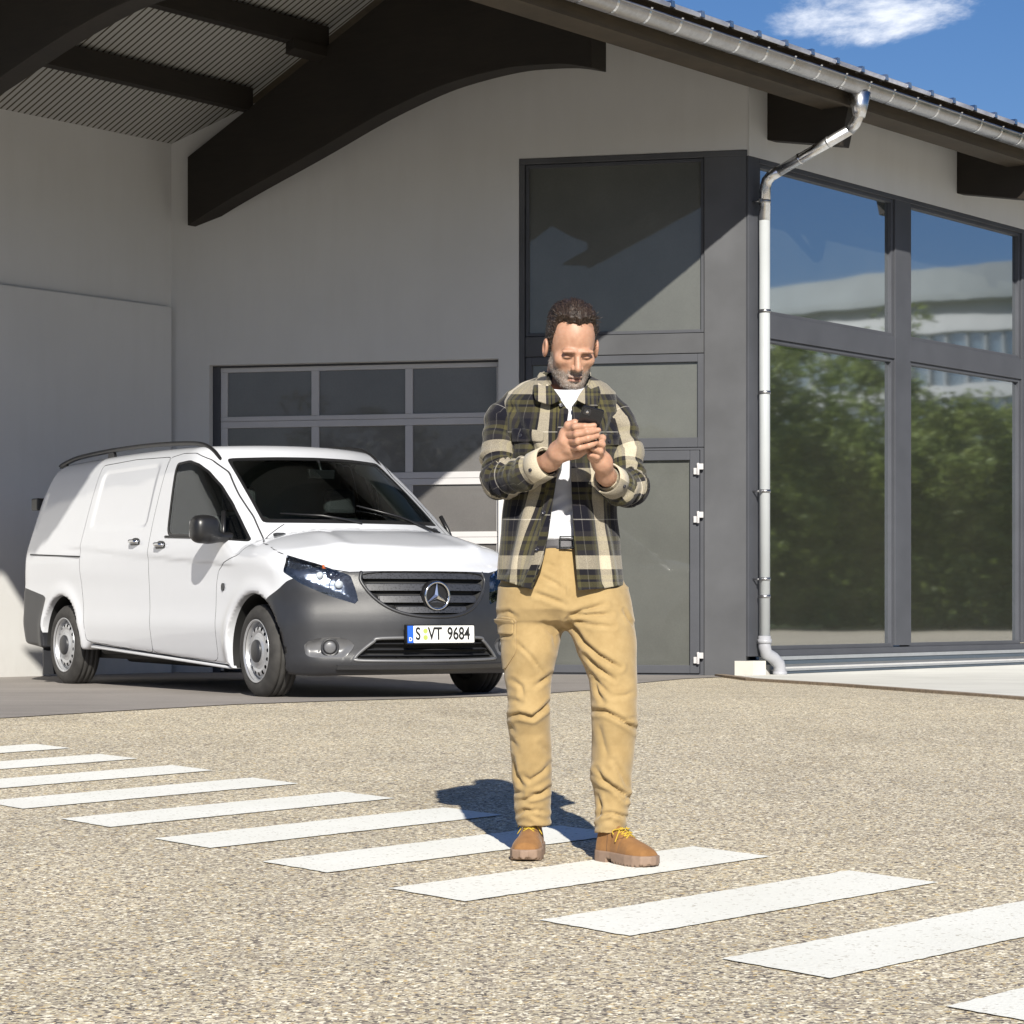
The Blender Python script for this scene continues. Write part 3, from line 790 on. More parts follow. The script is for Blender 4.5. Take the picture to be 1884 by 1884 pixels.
def Top(x, y):
    ay = np.abs(y)
    roof = 1.842-.020*(y/.7)**2-.022*((x+2.5)/1.4)**2*(x > -2.5)-.035*((x+2.5)/1.8)**2*(x < -2.5)
    xb = .02-.40*(ay/.72)**2*.75
    ws = 1.165+(xb-x)*.66-.06*(np.clip(xb-x, 0, 1.2)/1.0)**2
    hood = 1.178-.20*np.clip(x+.05, 0, 2)**1.35*1.2-.085*(ay/.78)**3+.014*np.exp(-((ay-.52-.1*(x-.4))/.07)**2)*sstep(-.1, .2, x)
    t = smin(roof, ws, .05)
    return np.maximum(t, hood)
def Fx(y, z):
    ay = np.abs(y)
    b = sum(np.interp(z+q, [.10, .18, .24, .30, .42, .52, .60, .75, .87, .95], [.80, .86, .905, .89, .885, .885, .875, .84, .79, .70]) for q in (-.03, -.015, 0, .015, .03))/5
    return b-.14*(ay/.466)**1.5*(1-.15*sstep(.6, .9, z))
def Rx(y, z):
    return np.interp(z, [.2, .35, .5, .75, .8, 1.1, 1.5, 1.7, 1.8], [-4.38, -4.47, -4.49, -4.49, -4.46, -4.43, -4.30, -4.18, -4.10])+.10*(np.abs(y)/.9)**3
def van_raw(P):
    x, y, z = P[:, 0], P[:, 1], P[:, 2]; ay = np.abs(y)
    g1 = (ay-Wside(x, z))
    g2 = (z-Top(x, y))*.85
    g3 = (x-Fx(y, z))*.9
    g4 = (Rx(y, z)-x)
    zb = np.interp(x, [-4.4, -3.9, -3.0, -2.9, -.45, -.4, .4, .5, .9], [.33, .29, .29, .34, .215, .19, .17, .16, .175])
    g5 = zb-z
    f = smax(g1, g3, .16); f = smax(f, g4, .12)
    k2 = .09
    f = smax(f, g2, k2)
    f = smax(f, g5, .03)
    return f
def van_f(P):
    f = van_raw(P); x, y, z = P[:, 0], P[:, 1], P[:, 2]; ay = np.abs(y)
    for hx in (0, -WB):
        r = np.hypot((x-hx)*.97, z-HZ)-.393
        well = np.maximum(r, .55-ay)
        f = smax(f, -well, .012)
    return f

# ------------------------------------------------------------------ van materials
def paintmat(name, c, rough=.28, coat=1.):
    b = NB(name); v = b.geo(); n = b.noise(v, 5, 5)
    b.base(b.ramp(n, [(.3, tuple(x*.985 for x in c)), (.7, c)])); b.set(Roughness=rough)
    b.p.inputs['Coat Weight'].default_value = coat; b.p.inputs['Coat Roughness'].default_value = .05
    b.bump(b.noise(v, 9, 2), .012, .002); return b.m
M['white'] = paintmat('white_paint', (.595, .61, .645))
M['plastic'] = simple('grey_plastic', (.024, .025, .029), .38, 0, .08, 12, .12, .5, 0, 900)
M['lampdark'] = simple('lamp_housing', (.055, .062, .08), .25, .6, .3, 40)
M['black'] = simple('black_plastic', (.012, .012, .013), .35, 0, .1, 10)
M['blackm'] = simple('matt_black', (.008, .008, .008), .7, 0, .1, 10)
M['seam'] = simple('panel_seam', (.035, .035, .038), .6)
M['chrome'] = NB('chrome').set(Metallic=1., Roughness=.12).m; M['chrome'].node_tree.nodes['Principled BSDF'].inputs['Base Color'].default_value = (.72, .73, .75, 1)
M['silver'] = simple('silver_wheel_paint', (.50, .51, .53), .35, .65, .05, 8, .05)
def tyremat():
    b = NB('tyre_rubber'); v = b.geo(); n = b.noise(v, 14, 5)
    b.base(b.ramp(n, [(.3, (.022, .021, .020)), (.7, (.042, .040, .038))])); b.set(Roughness=.75); b.bump(b.noise(v, 160, 2), .2, .003); return b.m
M['tyre'] = tyremat()
def carglass(name, tint, refl=.0, rough=.0):
    b = NB(name); tr = b.new('ShaderNodeBsdfTransparent'); tr.inputs[0].default_value = (*tint, 1)
    gl = b.new('ShaderNodeBsdfGlossy'); gl.inputs['Roughness'].default_value = rough; gl.inputs['Color'].default_value = (.9, .95, 1, 1)
    fr = b.new('ShaderNodeFresnel'); fr.inputs['IOR'].default_value = 1.5
    mx = b.new('ShaderNodeMixShader'); b.lk(b.mth('ADD', fr.outputs[0], refl), mx.inputs[0]); b.lk(tr.outputs[0], mx.inputs[1]); b.lk(gl.outputs[0], mx.inputs[2])
    b.lk(mx.outputs[0], b.n['Material Output'].inputs[0]); return b.m
M['glass'] = carglass('car_glass', (.62, .70, .67), .02); M['lens'] = carglass('headlight_lens', (.86, .90, .95), .03)
M['red'] = simple('red_lens', (.45, .015, .02), .15, 0, .1, 20, 0, .5, 1)
M['amber'] = simple('amber_reflector', (.6, .12, .02), .2)
M['plate'] = simple('plate_white', (.74, .74, .72), .4, 0, .02, 8); M['plateblue'] = simple('plate_blue', (.02, .11, .55), .4)
M['ink'] = simple('black_ink', (.01, .01, .01), .5); M['seal'] = simple('plate_seal', (.35, .42, .10), .5)
M['cabin'] = simple('cabin_trim', (.022, .024, .027), .8, 0, .1, 8)
M['seatf'] = simple('seat_fabric', (.035, .036, .04), .9, 0, .2, 60)

van = empty('delivery_van', tuple(V0)); van.rotation_euler = (0, 0, VYAW); van.scale = (KS, KS, KS)
tag(van, 'white panel van with grey plastic bumpers parked beside the garage door', 'van')
bpy.context.view_layer.update()
def vmesh(name, V, T, mats, parent=van, fn=None, **kw):
    nr = None
    if fn is not None:
        us = np.unique(T); g = np.zeros_like(V); g[us] = grad(fn, V[us], 2e-3); g /= np.linalg.norm(g, axis=1, keepdims=True)+1e-9
        nr = g[:, :1]*VF+g[:, 1:2]*VL+g[:, 2:3]*np.array([0, 0, 1.])
    return mesh_from(name, V, T, mats, parent, nr, vw, **kw)
Vb, Qb = surfnet(van_f, (-4.62, -1.05, .08), (1.02, 1.05, 1.95), .025)
Tb = tris(Qb); Lb = np.zeros(len(Tb), int)
AY = lambda V: np.abs(V[:, 1])
def region(poly, coords, mask, lab, only=(0,), r=.12, rnd=True, fn=van_f):
    """cut a polygon (2d, in the given coordinates) out of the body surface and label it"""
    global Vb, Tb, Lb
    pl = rounded(poly, 4, r) if rnd else poly
    f = np.maximum(sdpoly(coords(Vb), pl), mask(Vb))
    Vb, Tb, Lb, I = cut(Vb, Tb, Lb, f, fn)
    Lb = np.where(I & np.isin(Lb, only), lab, Lb)
side = lambda V: np.stack([V[:, 0], V[:, 2]], 1)
front = lambda V: np.stack([AY(V), V[:, 2]], 1)
diag = lambda V: np.stack([AY(V)-V[:, 0], V[:, 2]], 1)
(BODY, FDOOR, SDOOR, WIN, WS, HOOD, BUMP, RCLAD, HEAD, GRI, AIR, FOG, TAIL, WELL, GAP, PAN) = range(16)
WSP = [(-.345, 1.214), (-.28, 1.206)]
# wheel wells first
region([(-9, -9), (9, -9), (9, 9), (-9, 9)], side, lambda V: np.minimum(np.maximum(np.hypot((V[:, 0])*.97, V[:, 2]-HZ)-.3935, AY(V)-.915), np.maximum(np.hypot((V[:, 0]+WB)*.97, V[:, 2]-HZ)-.3935, AY(V)-.915)), WELL, rnd=False)
# windscreen: four corners, in (|y|, height) space
region([(-.1, 1.213), (.35, 1.213), (.70, 1.216), (.705, 1.235), (.668, 1.48), (.630, 1.700), (.60, 1.712), (.3, 1.722), (-.1, 1.725)], front, lambda V: -1.35-V[:, 0], WS, r=.2)
region([(-1.60, 1.695), (-1.37, 1.706), (-1.22, 1.672), (-1.069, 1.613), (-.86, 1.50), (-.662, 1.373), (-.49, 1.252), (-.25, 1.078), (-.50, 1.098), (-1.0, 1.13), (-1.475, 1.147)], side, lambda V: .55-AY(V), WIN, r=.15)
region([(.544, .980), (.525, .93), (.535, .86), (.29+.05, .780), (.085, .700), (-.180, .640), (-.19, .66), (-.155, .745), (-.10, .838), (.212, .915)], diag, lambda V: np.maximum(.2-V[:, 0], .3-AY(V)), HEAD, r=.12)
region([(-.1, .868), (.30, .868), (.478, .848), (.488, .80), (.44, .715), (.355, .635), (.25, .585), (.12, .56), (-.1, .553)], front, lambda V: .5-V[:, 0], GRI, r=.22)
region([(-.1, .412), (.40, .408), (.44, .385), (.545, .292), (.535, .272), (-.1, .268)], front, lambda V: .4-V[:, 0], AIR, r=.15)
region([(.84, .385), (.76, .415), (.66, .425), (.58, .405), (.545, .365), (.60, .285), (.83, .287)], front, lambda V: .2-V[:, 0], FOG, r=.25)
region([(-4.7, .80), (-4.7, 1.22), (-4.36, 1.20), (-4.385, .80)], side, lambda V: .70-AY(V), TAIL)
region([(-5, .0), (-5, .815), (-4.35, .80), (-3.86, .722), (-3.80, .70), (-3.86, .5), (-3.88, .0)], side, lambda V: V[:, 0]*0-1, RCLAD, r=.05)
region([(.10, 0), (.10, .55), (.16, .63), (.214, .675), (.359, .752), (.42, .80), (.55, .855), (.70, .868), (1.3, .868), (1.3, 0)], side, lambda V: V[:, 0]*0-1, BUMP, r=.1)
doorF = [(-1.707, .285), (-1.725, .6), (-1.765, .984), (-1.773, 1.269), (-1.758, 1.62), (-1.74, 1.745), (-1.55, 1.765), (-1.35, 1.757), (-1.16, 1.70), (-.95, 1.60), (-.70, 1.43), (-.44, 1.262), (-.18, 1.07), (-.24, .99), (-.46, .935), (-.56, .88), (-.588, .80), (-.590, .235)]
doorS = [(-2.955, .36), (-3.0, .6), (-3.085, .95), (-3.10, 1.135), (-3.06, 1.5), (-3.03, 1.745), (-2.4, 1.762), (-1.758, 1.748), (-1.758, 1.62), (-1.773, 1.269), (-1.765, .984), (-1.725, .6), (-1.707, .285)]
region(doorF, side, lambda V: .6-AY(V), FDOOR, r=.12)
region(doorS, side, lambda V: .6-AY(V), SDOOR, r=.08)
hoodP = [(-.30, 1.40), (-.215, 1.10), (.02, 1.055), (.112, 1.038), (.30, .985), (.40, .93), (.70, .84), (1.2, .80), (1.2, 1.4)]
region(hoodP, side, lambda V: (V[:, 2]-1.208)*(AY(V) < .75)-.0*V[:, 0], HOOD, r=.08)
# pressed recess panels of the load space
region([(-4.16, 1.25), (-4.05, 1.61), (-3.20, 1.69), (-3.20, 1.235)], side, lambda V: .6-AY(V), PAN, r=.1)
# shut lines
def seam(line, coords, mask, half=.0026, only=(BODY, FDOOR, SDOOR, HOOD)):
    global Vb, Tb, Lb
    f = np.maximum(polyline_d(coords(Vb), line)-half, mask(Vb))
    Vb, Tb, Lb, I = cut(Vb, Tb, Lb, f, van_f)
    Lb = np.where(I & np.isin(Lb, only), GAP, Lb)
seam(rounded(doorF, 4, .12)+[rounded(doorF, 4, .12)[0]], side, lambda V: .6-AY(V))
seam(rounded(doorS, 4, .08)+[rounded(doorS, 4, .08)[0]], side, lambda V: .6-AY(V))
seam(rounded(hoodP, 4, .08), side, lambda V: 1.0*(V[:, 0] > .72)-.5, .003)
del_normal = None
gall = grad(van_f, Vb, 2e-3); gall /= np.linalg.norm(gall, axis=1, keepdims=True)+1e-9
def part(lab, name, mat, fn=van_f, sgn=None, off=0., parent=van):
    m = Lb == lab
    if sgn is not None:
        cy = Vb[Tb[:, 0], 1]+Vb[Tb[:, 1], 1]+Vb[Tb[:, 2], 1]; m &= (cy*sgn > 0)
    V = Vb+gall*off if off else Vb
    return vmesh(name, V, Tb[m], mat, parent, fn if not off else van_f)
# recess the pressed panel
def recess(lab, poly, coords, depth, ramp_):
    vs = np.unique(Tb[Lb == lab]); d = -sdpoly(coords(Vb[vs]), rounded(poly, 4, .1))
    Vb[vs] -= gall[vs]*(depth*sstep(0, ramp_, d))[:, None]
recess(PAN, [(-4.16, 1.25), (-4.05, 1.61), (-3.20, 1.69), (-3.20, 1.235)], side, .012, .022)
vsd = np.unique(Tb[Lb == SDOOR]); dd = -sdpoly(side(Vb[vsd]), rounded([(-2.98, 1.235), (-2.95, 1.70), (-1.88, 1.715), (-1.88, 1.215)], 4, .1)); Vb[vsd] -= gall[vsd]*(.009*sstep(0, .03, dd))[:, None]
body = part(BODY, 'body', M['white'])
for s in (-1, 1): part(PAN, 'blank_panel', M['white'], sgn=s, parent=body)
for s in (-1, 1): part(GAP, 'shut_line', M['seam'], sgn=s, off=-.006, parent=body)
cxw = Vb[Tb].mean(1)[:, 0]
for s in (-1, 1):
    for fx in (True, False):
        m_ = (Lb == WELL) & (Vb[Tb].mean(1)[:, 1]*s > 0) & ((cxw > -1.7) == fx); vmesh('wheel_well', Vb, Tb[m_], M['blackm'], body, van_f)
fds = [part(FDOOR, 'front_door', M['white'], sgn=s, fn=van_f) for s in (-1, 1)]
m_ = Lb == SDOOR
sdr = []
for s in (-1, 1):
    cy = Vb[Tb[:, 0], 1]; sdr.append(vmesh('side_door', Vb, Tb[m_ & (cy*s > 0)], M['white']))
part(HOOD, 'hood', M['white'])
wsc = part(WS, 'windscreen', M['glass'], off=-.004)
wins = [part(WIN, 'door_window', M['glass'], sgn=s, off=-.006, parent=f) for s, f in zip((-1, 1), fds)]
bumper = part(BUMP, 'front_bumper', M['plastic']); part(RCLAD, 'rear_bumper', M['plastic'])
for s in (-1, 1): part(TAIL, 'tail_light', M['red'], sgn=s, off=.004)
# black borders of the glass
def border(lab, width, off, name, parent, only=None):
    V, T, L = Vb, Tb[Lb == lab], np.zeros((Lb == lab).sum(), int)
    us, inv = np.unique(T, return_inverse=True); V = V[us]; T = inv.reshape(T.shape)
    # distance from the region's outline
    E = np.sort(np.concatenate([T[:, [0, 1]], T[:, [1, 2]], T[:, [2, 0]]]), 1); uq, cn = np.unique(E, axis=0, return_counts=True); be = uq[cn == 1]
    P = V[be].mean(1); d = np.full(len(V), 9.)
    for i in range(0, len(V), 500):
        d[i:i+500] = np.sqrt(((V[i:i+500, None]-P[None])**2).sum(2)).min(1)
    w_ = width(V) if callable(width) else width
    V2, T2, L2, I = cut(V, T, L, d-w_)
    g = grad(van_f, V2, 2e-3); g /= np.linalg.norm(g, axis=1, keepdims=True)+1e-9
    T2 = T2[I]
    if only is not None:
        c = V2[T2].mean(1)[:, 1]*only > 0; T2 = T2[c]
    return vmesh(name, V2+g*off, T2, M['black'], parent, van_f)
border(WS, lambda V: .022+.075*sstep(1.27, 1.21, V[:, 2])+.03*sstep(1.66, 1.72, V[:, 2]), -.002, 'glass_border', wsc)
for s, wn in zip((-1, 1), wins): border(WIN, .020, -.003, 'window_seal', wn, s)
# cabin lining, seen through the glass
cab = np.isin(Lb, (BODY, FDOOR, HOOD, SDOOR)) & (Vb[Tb].mean(1)[:, 0] > -1.85) & (Vb[Tb].mean(1)[:, 0] < .15) & (Vb[Tb].mean(1)[:, 2] > .45)
vmesh('cabin_lining', Vb-gall*.035, Tb[cab][:, ::-1], M['cabin'], body)
def vbox(bm, x0, x1, y0, y1, z0, z1, mat=0):
    hexa(bm, [vp(x0, y0, z0), vp(x1, y0, z0), vp(x1, y1, z0), vp(x0, y1, z0), vp(x0, y0, z1), vp(x1, y0, z1), vp(x1, y1, z1), vp(x0, y1, z1)], mat)
bm = bmesh.new(); vbox(bm, -1.86, -1.82, -.80, .80, .40, 1.2); hexa(bm, [vp(-1.86, -.80, 1.2), vp(-1.82, -.80, 1.2), vp(-1.82, .80, 1.2), vp(-1.86, .80, 1.2), vp(-1.86, -.66, 1.74), vp(-1.82, -.66, 1.74), vp(-1.82, .66, 1.74), vp(-1.86, .66, 1.74)]); build('bulkhead', bm, simple('bulkhead_grey', (.26, .28, .28), .7), van)
for s in (1,):
    bm = bmesh.new(); tube(bm, [vp(-.42, s*.645, 1.14), vp(-.74, s*.605, 1.40), vp(-1.08, s*.565, 1.63), vp(-1.3, s*.58, 1.68)], [.065, .065, .055, .04], 10); build('pillar_trim', bm, simple('pale_trim', (.50, .55, .50), .7), van)
bm = bmesh.new(); vbox(bm, -4.2, .55, -.74, .74, .22, .40); vbox(bm, -2.9, -.6, -.86, .86, .26, .38); vbox(bm, .1, .7, -.55, .55, .20, .5)
build('underbody', bm, M['blackm'], van, bevel=.03)
bm = bmesh.new(); tube(bm, [vp(-3.0, -.55, .24), vp(-1.5, -.5, .22), vp(-.8, -.5, .25)], .05, 12); tube(bm, [vp(0, -.8, HZ-.05), vp(0, .8, HZ-.05)], .04, 10); tube(bm, [vp(-WB, -.8, HZ), vp(-WB, .8, HZ)], .045, 10)
build('exhaust_and_axles', bm, M['blackm'], van)
bm = bmesh.new(); prism(bm, [(-.50, 1.13), (-.16, 1.145), (-.10, 1.0), (-.42, .90)], lambda a, b, d: vp(a, d, b), -.70, .70)
prism(bm, [(-.56, 1.10), (-.42, 1.20), (-.24, 1.20), (-.2, 1.1), (-.5, 1.0)], lambda a, b, d: vp(a, d, b), .15, .66)
build('dashboard', bm, M['cabin'], van, bevel=.02)
for y in (-.42, .42):
    bm = bmesh.new()
    prism(bm, [(-1.20, .75), (-.72, .80), (-.72, .70), (-1.2, .62)], lambda a, b, d: vp(a, d, b), y-.25, y+.25)
    prism(bm, [(-1.30, .72), (-1.14, .72), (-1.26, 1.30), (-1.36, 1.30)], lambda a, b, d: vp(a, d, b), y-.24, y+.24)
    prism(bm, [(-1.36, 1.33), (-1.27, 1.33), (-1.29, 1.52), (-1.36, 1.52)], lambda a, b, d: vp(a, d, b), y-.13, y+.13)
    build('seat', bm, M['seatf'], van, bevel=.04)
bm = bmesh.new()      # steering wheel
ctr = Vector((-.62, .42, 1.12)); ax_ = Vector((-.75, 0, .66)).normalized(); e1 = Vector((0, 1, 0)); e2 = ax_.cross(e1)
ring = [ctr+(e1*math.cos(2*math.pi*k/32)+e2*math.sin(2*math.pi*k/32))*.18 for k in range(33)]
tube(bm, [vp(*p) for p in ring], .015, 8); tube(bm, [vp(*(ctr-e1*.17)), vp(*(ctr+e1*.17))], .02, 8); tube(bm, [vp(*ctr), vp(*(ctr-ax_*.3))], .03, 8)
build('steering_wheel', bm, M['black'], van)
bm = bmesh.new(); prism(bm, [(-.10, -.035), (.10, -.035), (.11, .03), (-.11, .03)], lambda a, b, d: vp(-.83+d, a, 1.60+b), 0, .03); tube(bm, [vp(-.815, 0, 1.62), vp(-.86, 0, 1.70)], .012, 8)
build('interior_mirror', bm, M['black'], van, bevel=.01)
# window divider and trims
for s, f_ in zip((-1, 1), fds):
    bm = bmesh.new(); 
    def sp(x, z, d=0.): return vp(x, s*(float(Wside(np.array([x]), np.array([z]))[0])+d), z)
    tube(bm, [sp(-.505, 1.10, -.006), sp(-.545, 1.20, -.008), sp(-.60, 1.30, -.012)], .016, 8); build('window_post', bm, M['black'], f_)
    bm = bmesh.new(); tube(bm, [sp(x, 1.142-.034*(x+1.475), .000) for x in np.linspace(-1.49, -.52, 8)], .010, 8); build('window_trim', bm, M['black'], f_)
    # mirror
    def mir(P, s=s):
        q = np.abs((P-np.array([-.50, s*1.10, 1.165]))); 
        x = P[:, 0]+.50; y = s*P[:, 1]-1.10; z = P[:, 2]-1.168
        w_ = .115-.02*sstep(0, .12, y)
        d = (np.abs(x-.02)/.085)**2.4+(np.abs(y)/w_)**2.8+(np.abs(z)/.100)**2.8
        h = (d**(1/2.6)-1)*.09
        h = smax(h, -x-.045, .02)
        t = np.clip((y+.20)/.14, 0, 1); arm = np.sqrt((x-.03)**2*.5+(z+.055)**2)-.035
        arm = smax(arm, np.abs(y+.12)-.09, .01)
        return smin(h, arm, .03)
    if s < 0:
     Vm, Qm = surfnet(mir, (-.70, min(s*.86, s*1.28), 1.02), (-.34, max(s*.86, s*1.28), 1.32), .012)
     mo = vmesh('wing_mirror', Vm, Qm, M['black'], van, mir)
     bm = bmesh.new(); prism(bm, rounded([(-.085, -.07), (.08, -.07), (.075, .075), (-.085, .08)], 4, .2), lambda a, b, d: vp(-.548+d, s*(1.10+a), 1.168+b), -.004, .002); build('mirror_glass', bm, M['chrome'], mo)
    # door handles
    for hx, hz, dr_ in ((-1.545, 1.072, f_), (-2.02, 1.105, sdr[0] if s < 0 else sdr[1])):
        bm = bmesh.new(); W_ = float(Wside(np.array([hx]), np.array([hz]))[0])
        el = [(.085*math.cos(q), .042*math.sin(q)) for q in [2*math.pi*k/24 for k in range(24)]]
        prism(bm, el, lambda a, b, d: vp(hx+a, s*(W_+d), hz+b), -.012, .003)
        hb = build('handle', bm, M['black'], dr_)
        bm = bmesh.new(); tube(bm, [vp(hx-.075, s*(W_+.012), hz+.012), vp(hx-.03, s*(W_+.030), hz+.016), vp(hx+.04, s*(W_+.030), hz+.014), vp(hx+.078, s*(W_+.010), hz+.008)], [.013, .017, .017, .012], 10)
        build('handle_bar', bm, M['chrome'], dr_)
    # side door runner, indicator
    bm = bmesh.new(); prism(bm, [(-4.13, 1.054), (-3.09, 1.020), (-3.09, 1.030), (-4.13, 1.064)], lambda a, b, d: vp(a, s*(.955+d), b), -.03, .009+.0); build('door_runner', bm, M['blackm'], van, bevel=.003)
    bm = bmesh.new(); prism(bm, [(.022*math.cos(q), .028*math.sin(q)) for q in [2*math.pi*k/18 for k in range(18)]], lambda a, b, d: vp(-.475+a, s*(.957+d), .765+b), -.02, .004)
    build('side_indicator', bm, M['plastic'], van)
    # roof rail
    rl = [(-4.22, 1.80), (-4.05, 1.828), (-3.8, 1.853), (-3.4, 1.868), (-3.0, 1.875), (-2.45, 1.875), (-1.95, 1.862), (-1.56, 1.842), (-1.38, 1.815), (-1.25, 1.77), (-1.16, 1.72), (-1.10, 1.67)]
    rl = cat(rl, 4); bm = bmesh.new(); rings = []
    for i, (x, z) in enumerate(rl):
        hh = .017 if 0 < i < len(rl)-1 else .006
        rings.append([bm.verts.new(vp(x+a, s*(.66+b+.03*sstep(-1.6, -1.1, x)*0), z+c)) for a, b, c in ((0, -.014, -hh), (0, .014, -hh), (0, .016, hh*.4), (0, .008, hh), (0, -.008, hh), (0, -.016, hh*.4))])
    for r0, r1 in zip(rings, rings[1:]):
        for k in range(6): f = bm.faces.new((r0[k], r0[(k+1) % 6], r1[(k+1) % 6], r1[k])); f.smooth = True
    bm.faces.new(rings[0][::-1]); bm.faces.new(rings[-1])
    for sx in (-4.12, -3.12):
        zt = 1.86 if sx > -4 else 1.81
        prism(bm, [(sx-.09, 1.78), (sx+.07, 1.79), (sx+.04, zt), (sx-.05, zt)], lambda a, b, d: vp(a, s*(.66+d), b), -.012, .012)
    build('roof_rail', bm, M['black'], van)
    # mud flap, rear hinge
    bm = bmesh.new(); vbox(bm, -3.93, -3.915, min(s*.70, s*.93), max(s*.70, s*.93), .075, .42); build('mud_flap', bm, M['plastic'], van)
    bm = bmesh.new(); vbox(bm, -4.33, -4.20, min(s*.80, s*.875), max(s*.80, s*.875), 1.43, 1.53); build('rear_hinge', bm, M['black'], van, bevel=.01)
bm = bmesh.new()
for z0, z1, x0, x1 in ((.20, .235, -2.93, -.43),):
    for s in (-1, 1): prism(bm, [(-2.95, .335), (-.44, .21), (-.44, .19), (-2.95, .305)], lambda a, b, d: vp(a, s*(.90+d), b), -.10, .02)
build('sill', bm, M['white'], van, bevel=.008)
# ---- headlights
lensT = []
for s in (-1, 1):
    ho = part(HEAD, 'headlight', M['lens'], sgn=s, off=-.001)
    # bucket: same outline set back
    cy = Vb[Tb].mean(1)[:, 1]; T_ = Tb[(Lb == HEAD) & (cy*s > 0)]
    us, inv = np.unique(T_, return_inverse=True); Vh = Vb[us]; Th = inv.reshape(T_.shape)
    E = np.concatenate([Th[:, [0, 1]], Th[:, [1, 2]], Th[:, [2, 0]]]); Es = np.sort(E, 1); uq, ix, cn = np.unique(Es, axis=0, return_index=True, return_counts=True); be = E[ix[cn == 1]]
    P = Vh[be].mean(1); d = np.sqrt(((Vh[:, None]-P[None])**2).sum(2)).min(1)
    Vk = Vh+np.array([-1, -s*.25, 0])*(.07*sstep(0, .035, d))[:, None]-gall[us]*.003
    vmesh('lamp_housing', Vk, Th, M['lampdark'] if 'lampdark' in M else M['black'], ho)
    # rim of the lens
    bm = bmesh.new()
    for a, b in be:
        pa, pb = Vh[a], Vh[b]; ga, gb = gall[us[a]], gall[us[b]]
        q = [vp(*(pa+ga*.0)), vp(*(pb+gb*.0)), vp(*(pb-gb*.03)), vp(*(pa-ga*.03))]
        bm.faces.new([bm.verts.new(x) for x in q])
    build('lamp_edge', bm, M['black'], ho)
    # reflectors and projector
    def bowl(c, r, depth, d_=(1, -.25*(-s), .05), mat='chrome', nm='reflector'):
        dv = Vector((1, s*.35, .03)).normalized(); e1 = dv.cross(Vector((0, 0, 1))).normalized(); e2 = e1.cross(dv); c = Vector(c)
        bm = bmesh.new(); pr = [(0, r*1.0), (-depth*.25, r*.93), (-depth*.6, r*.72), (-depth*.9, r*.4), (-depth, r*.1)]
        rings = [[bm.verts.new(vp(*(c+dv*a+(e1*math.cos(2*math.pi*k/10)*1.12+e2*math.sin(2*math.pi*k/10))*rr))) for k in range(10)] for a, rr in pr]
        for r0, r1 in zip(rings, rings[1:]):
            for k in range(10): bm.faces.new((r0[k], r0[(k+1) % 10], r1[(k+1) % 10], r1[k]))
        build(nm, bm, M[mat], ho)
    bowl((.50, s*.70, .835), .058, .05); bowl((.575, s*.595, .775), .062, .05); bowl((.56, s*.64, .86), .036, .03); bowl((.615, s*.535, .69), .030, .03); bowl((.45, s*.765, .88), .030, .03)
    bm = bmesh.new(); tube(bm, [vp(.47, s*.70, .835), vp(.515, s*.705, .836)], .024, 14); tube(bm, [vp(.545, s*.595, .775), vp(.59, s*.60, .776)], .026, 14)
    build('bulb', bm, M['plate'], ho)
    bm = bmesh.new(); prism(bm, [(-.02, -.012), (.02, -.012), (.02, .012), (-.02, .012)], lambda a, b, d: vp(.53+d, s*(.68+a), .895+b), 0, .01); build('amber_lens', bm, M['amber'], ho)
# ---- grille: dark cavity, slats that follow the nose
def cavity(lab, depth, ramp_, mat, name, parent, sd=0):
    m = Lb == lab
    if sd: m &= Vb[Tb].mean(1)[:, 1]*sd > 0
    T_ = Tb[m]; us, inv = np.unique(T_, return_inverse=True); Vh = Vb[us]; Th = inv.reshape(T_.shape)
    E = np.concatenate([Th[:, [0, 1]], Th[:, [1, 2]], Th[:, [2, 0]]]); Es = np.sort(E, 1); uq, ix, cn = np.unique(Es, axis=0, return_index=True, return_counts=True); be = E[ix[cn == 1]]
    P = Vh[be].mean(1); d = np.full(len(Vh), 9.)
    for i in range(0, len(Vh), 500): d[i:i+500] = np.sqrt(((Vh[i:i+500, None]-P[None])**2).sum(2)).min(1)
    Vk = Vh+np.array([-1, 0, 0])*(depth*sstep(0, ramp_, d))[:, None]
    return vmesh(name, Vk, Th, mat, parent), Vh, be
gr_, Vg, bg_ = cavity(GRI, .05, .03, M['blackm'], 'grille', van)
bm = bmesh.new()
def nose(y, z, d=0.): 
    x = float(Fx(np.array([y]), np.array([z]))[0]); return x+d
def slat(bm, z0, z1, ymax, x_in=-.03, x_out=-.006, n=36, drop=0.):
    prev = None
    for i in range(n+1):
        y = -ymax+2*ymax*i/n
        a0 = nose(y, z0, x_in); a1 = nose(y, (z0+z1)/2, x_out)
        cur = [bm.verts.new(vp(nose(y, z0, x_in), y, z0+.008)), bm.verts.new(vp(nose(y, z0, x_out), y, z0)), bm.verts.new(vp(nose(y, z1, x_out-.006), y, z1-.006)), bm.verts.new(vp(nose(y, z1, x_in), y, z1))]
        if prev:
            for k in range(4): bm.faces.new((prev[k], prev[(k+1) % 4], cur[(k+1) % 4], cur[k]))
        prev = cur
for z0, z1, ym in ((.815, .858, .468), (.735, .785, .452), (.655, .705, .378), (.585, .630, .270)): slat(bm, z0, z1, ym)
bmesh.ops.recalc_face_normals(bm, faces=bm.faces[:])
def slatmat():
    b = NB('grille_plastic'); v = b.geo(); vo = b.new('ShaderNodeTexVoronoi'); vo.inputs['Scale'].default_value = 70; b.lk(v, vo.inputs['Vector'])
    b.base(b.ramp(vo.outputs['Distance'], [(.25, (.012, .0125, .015)), (.45, (.036, .038, .045))])); b.set(Roughness=.45); return b.m
build('slat', bm, slatmat(), gr_)
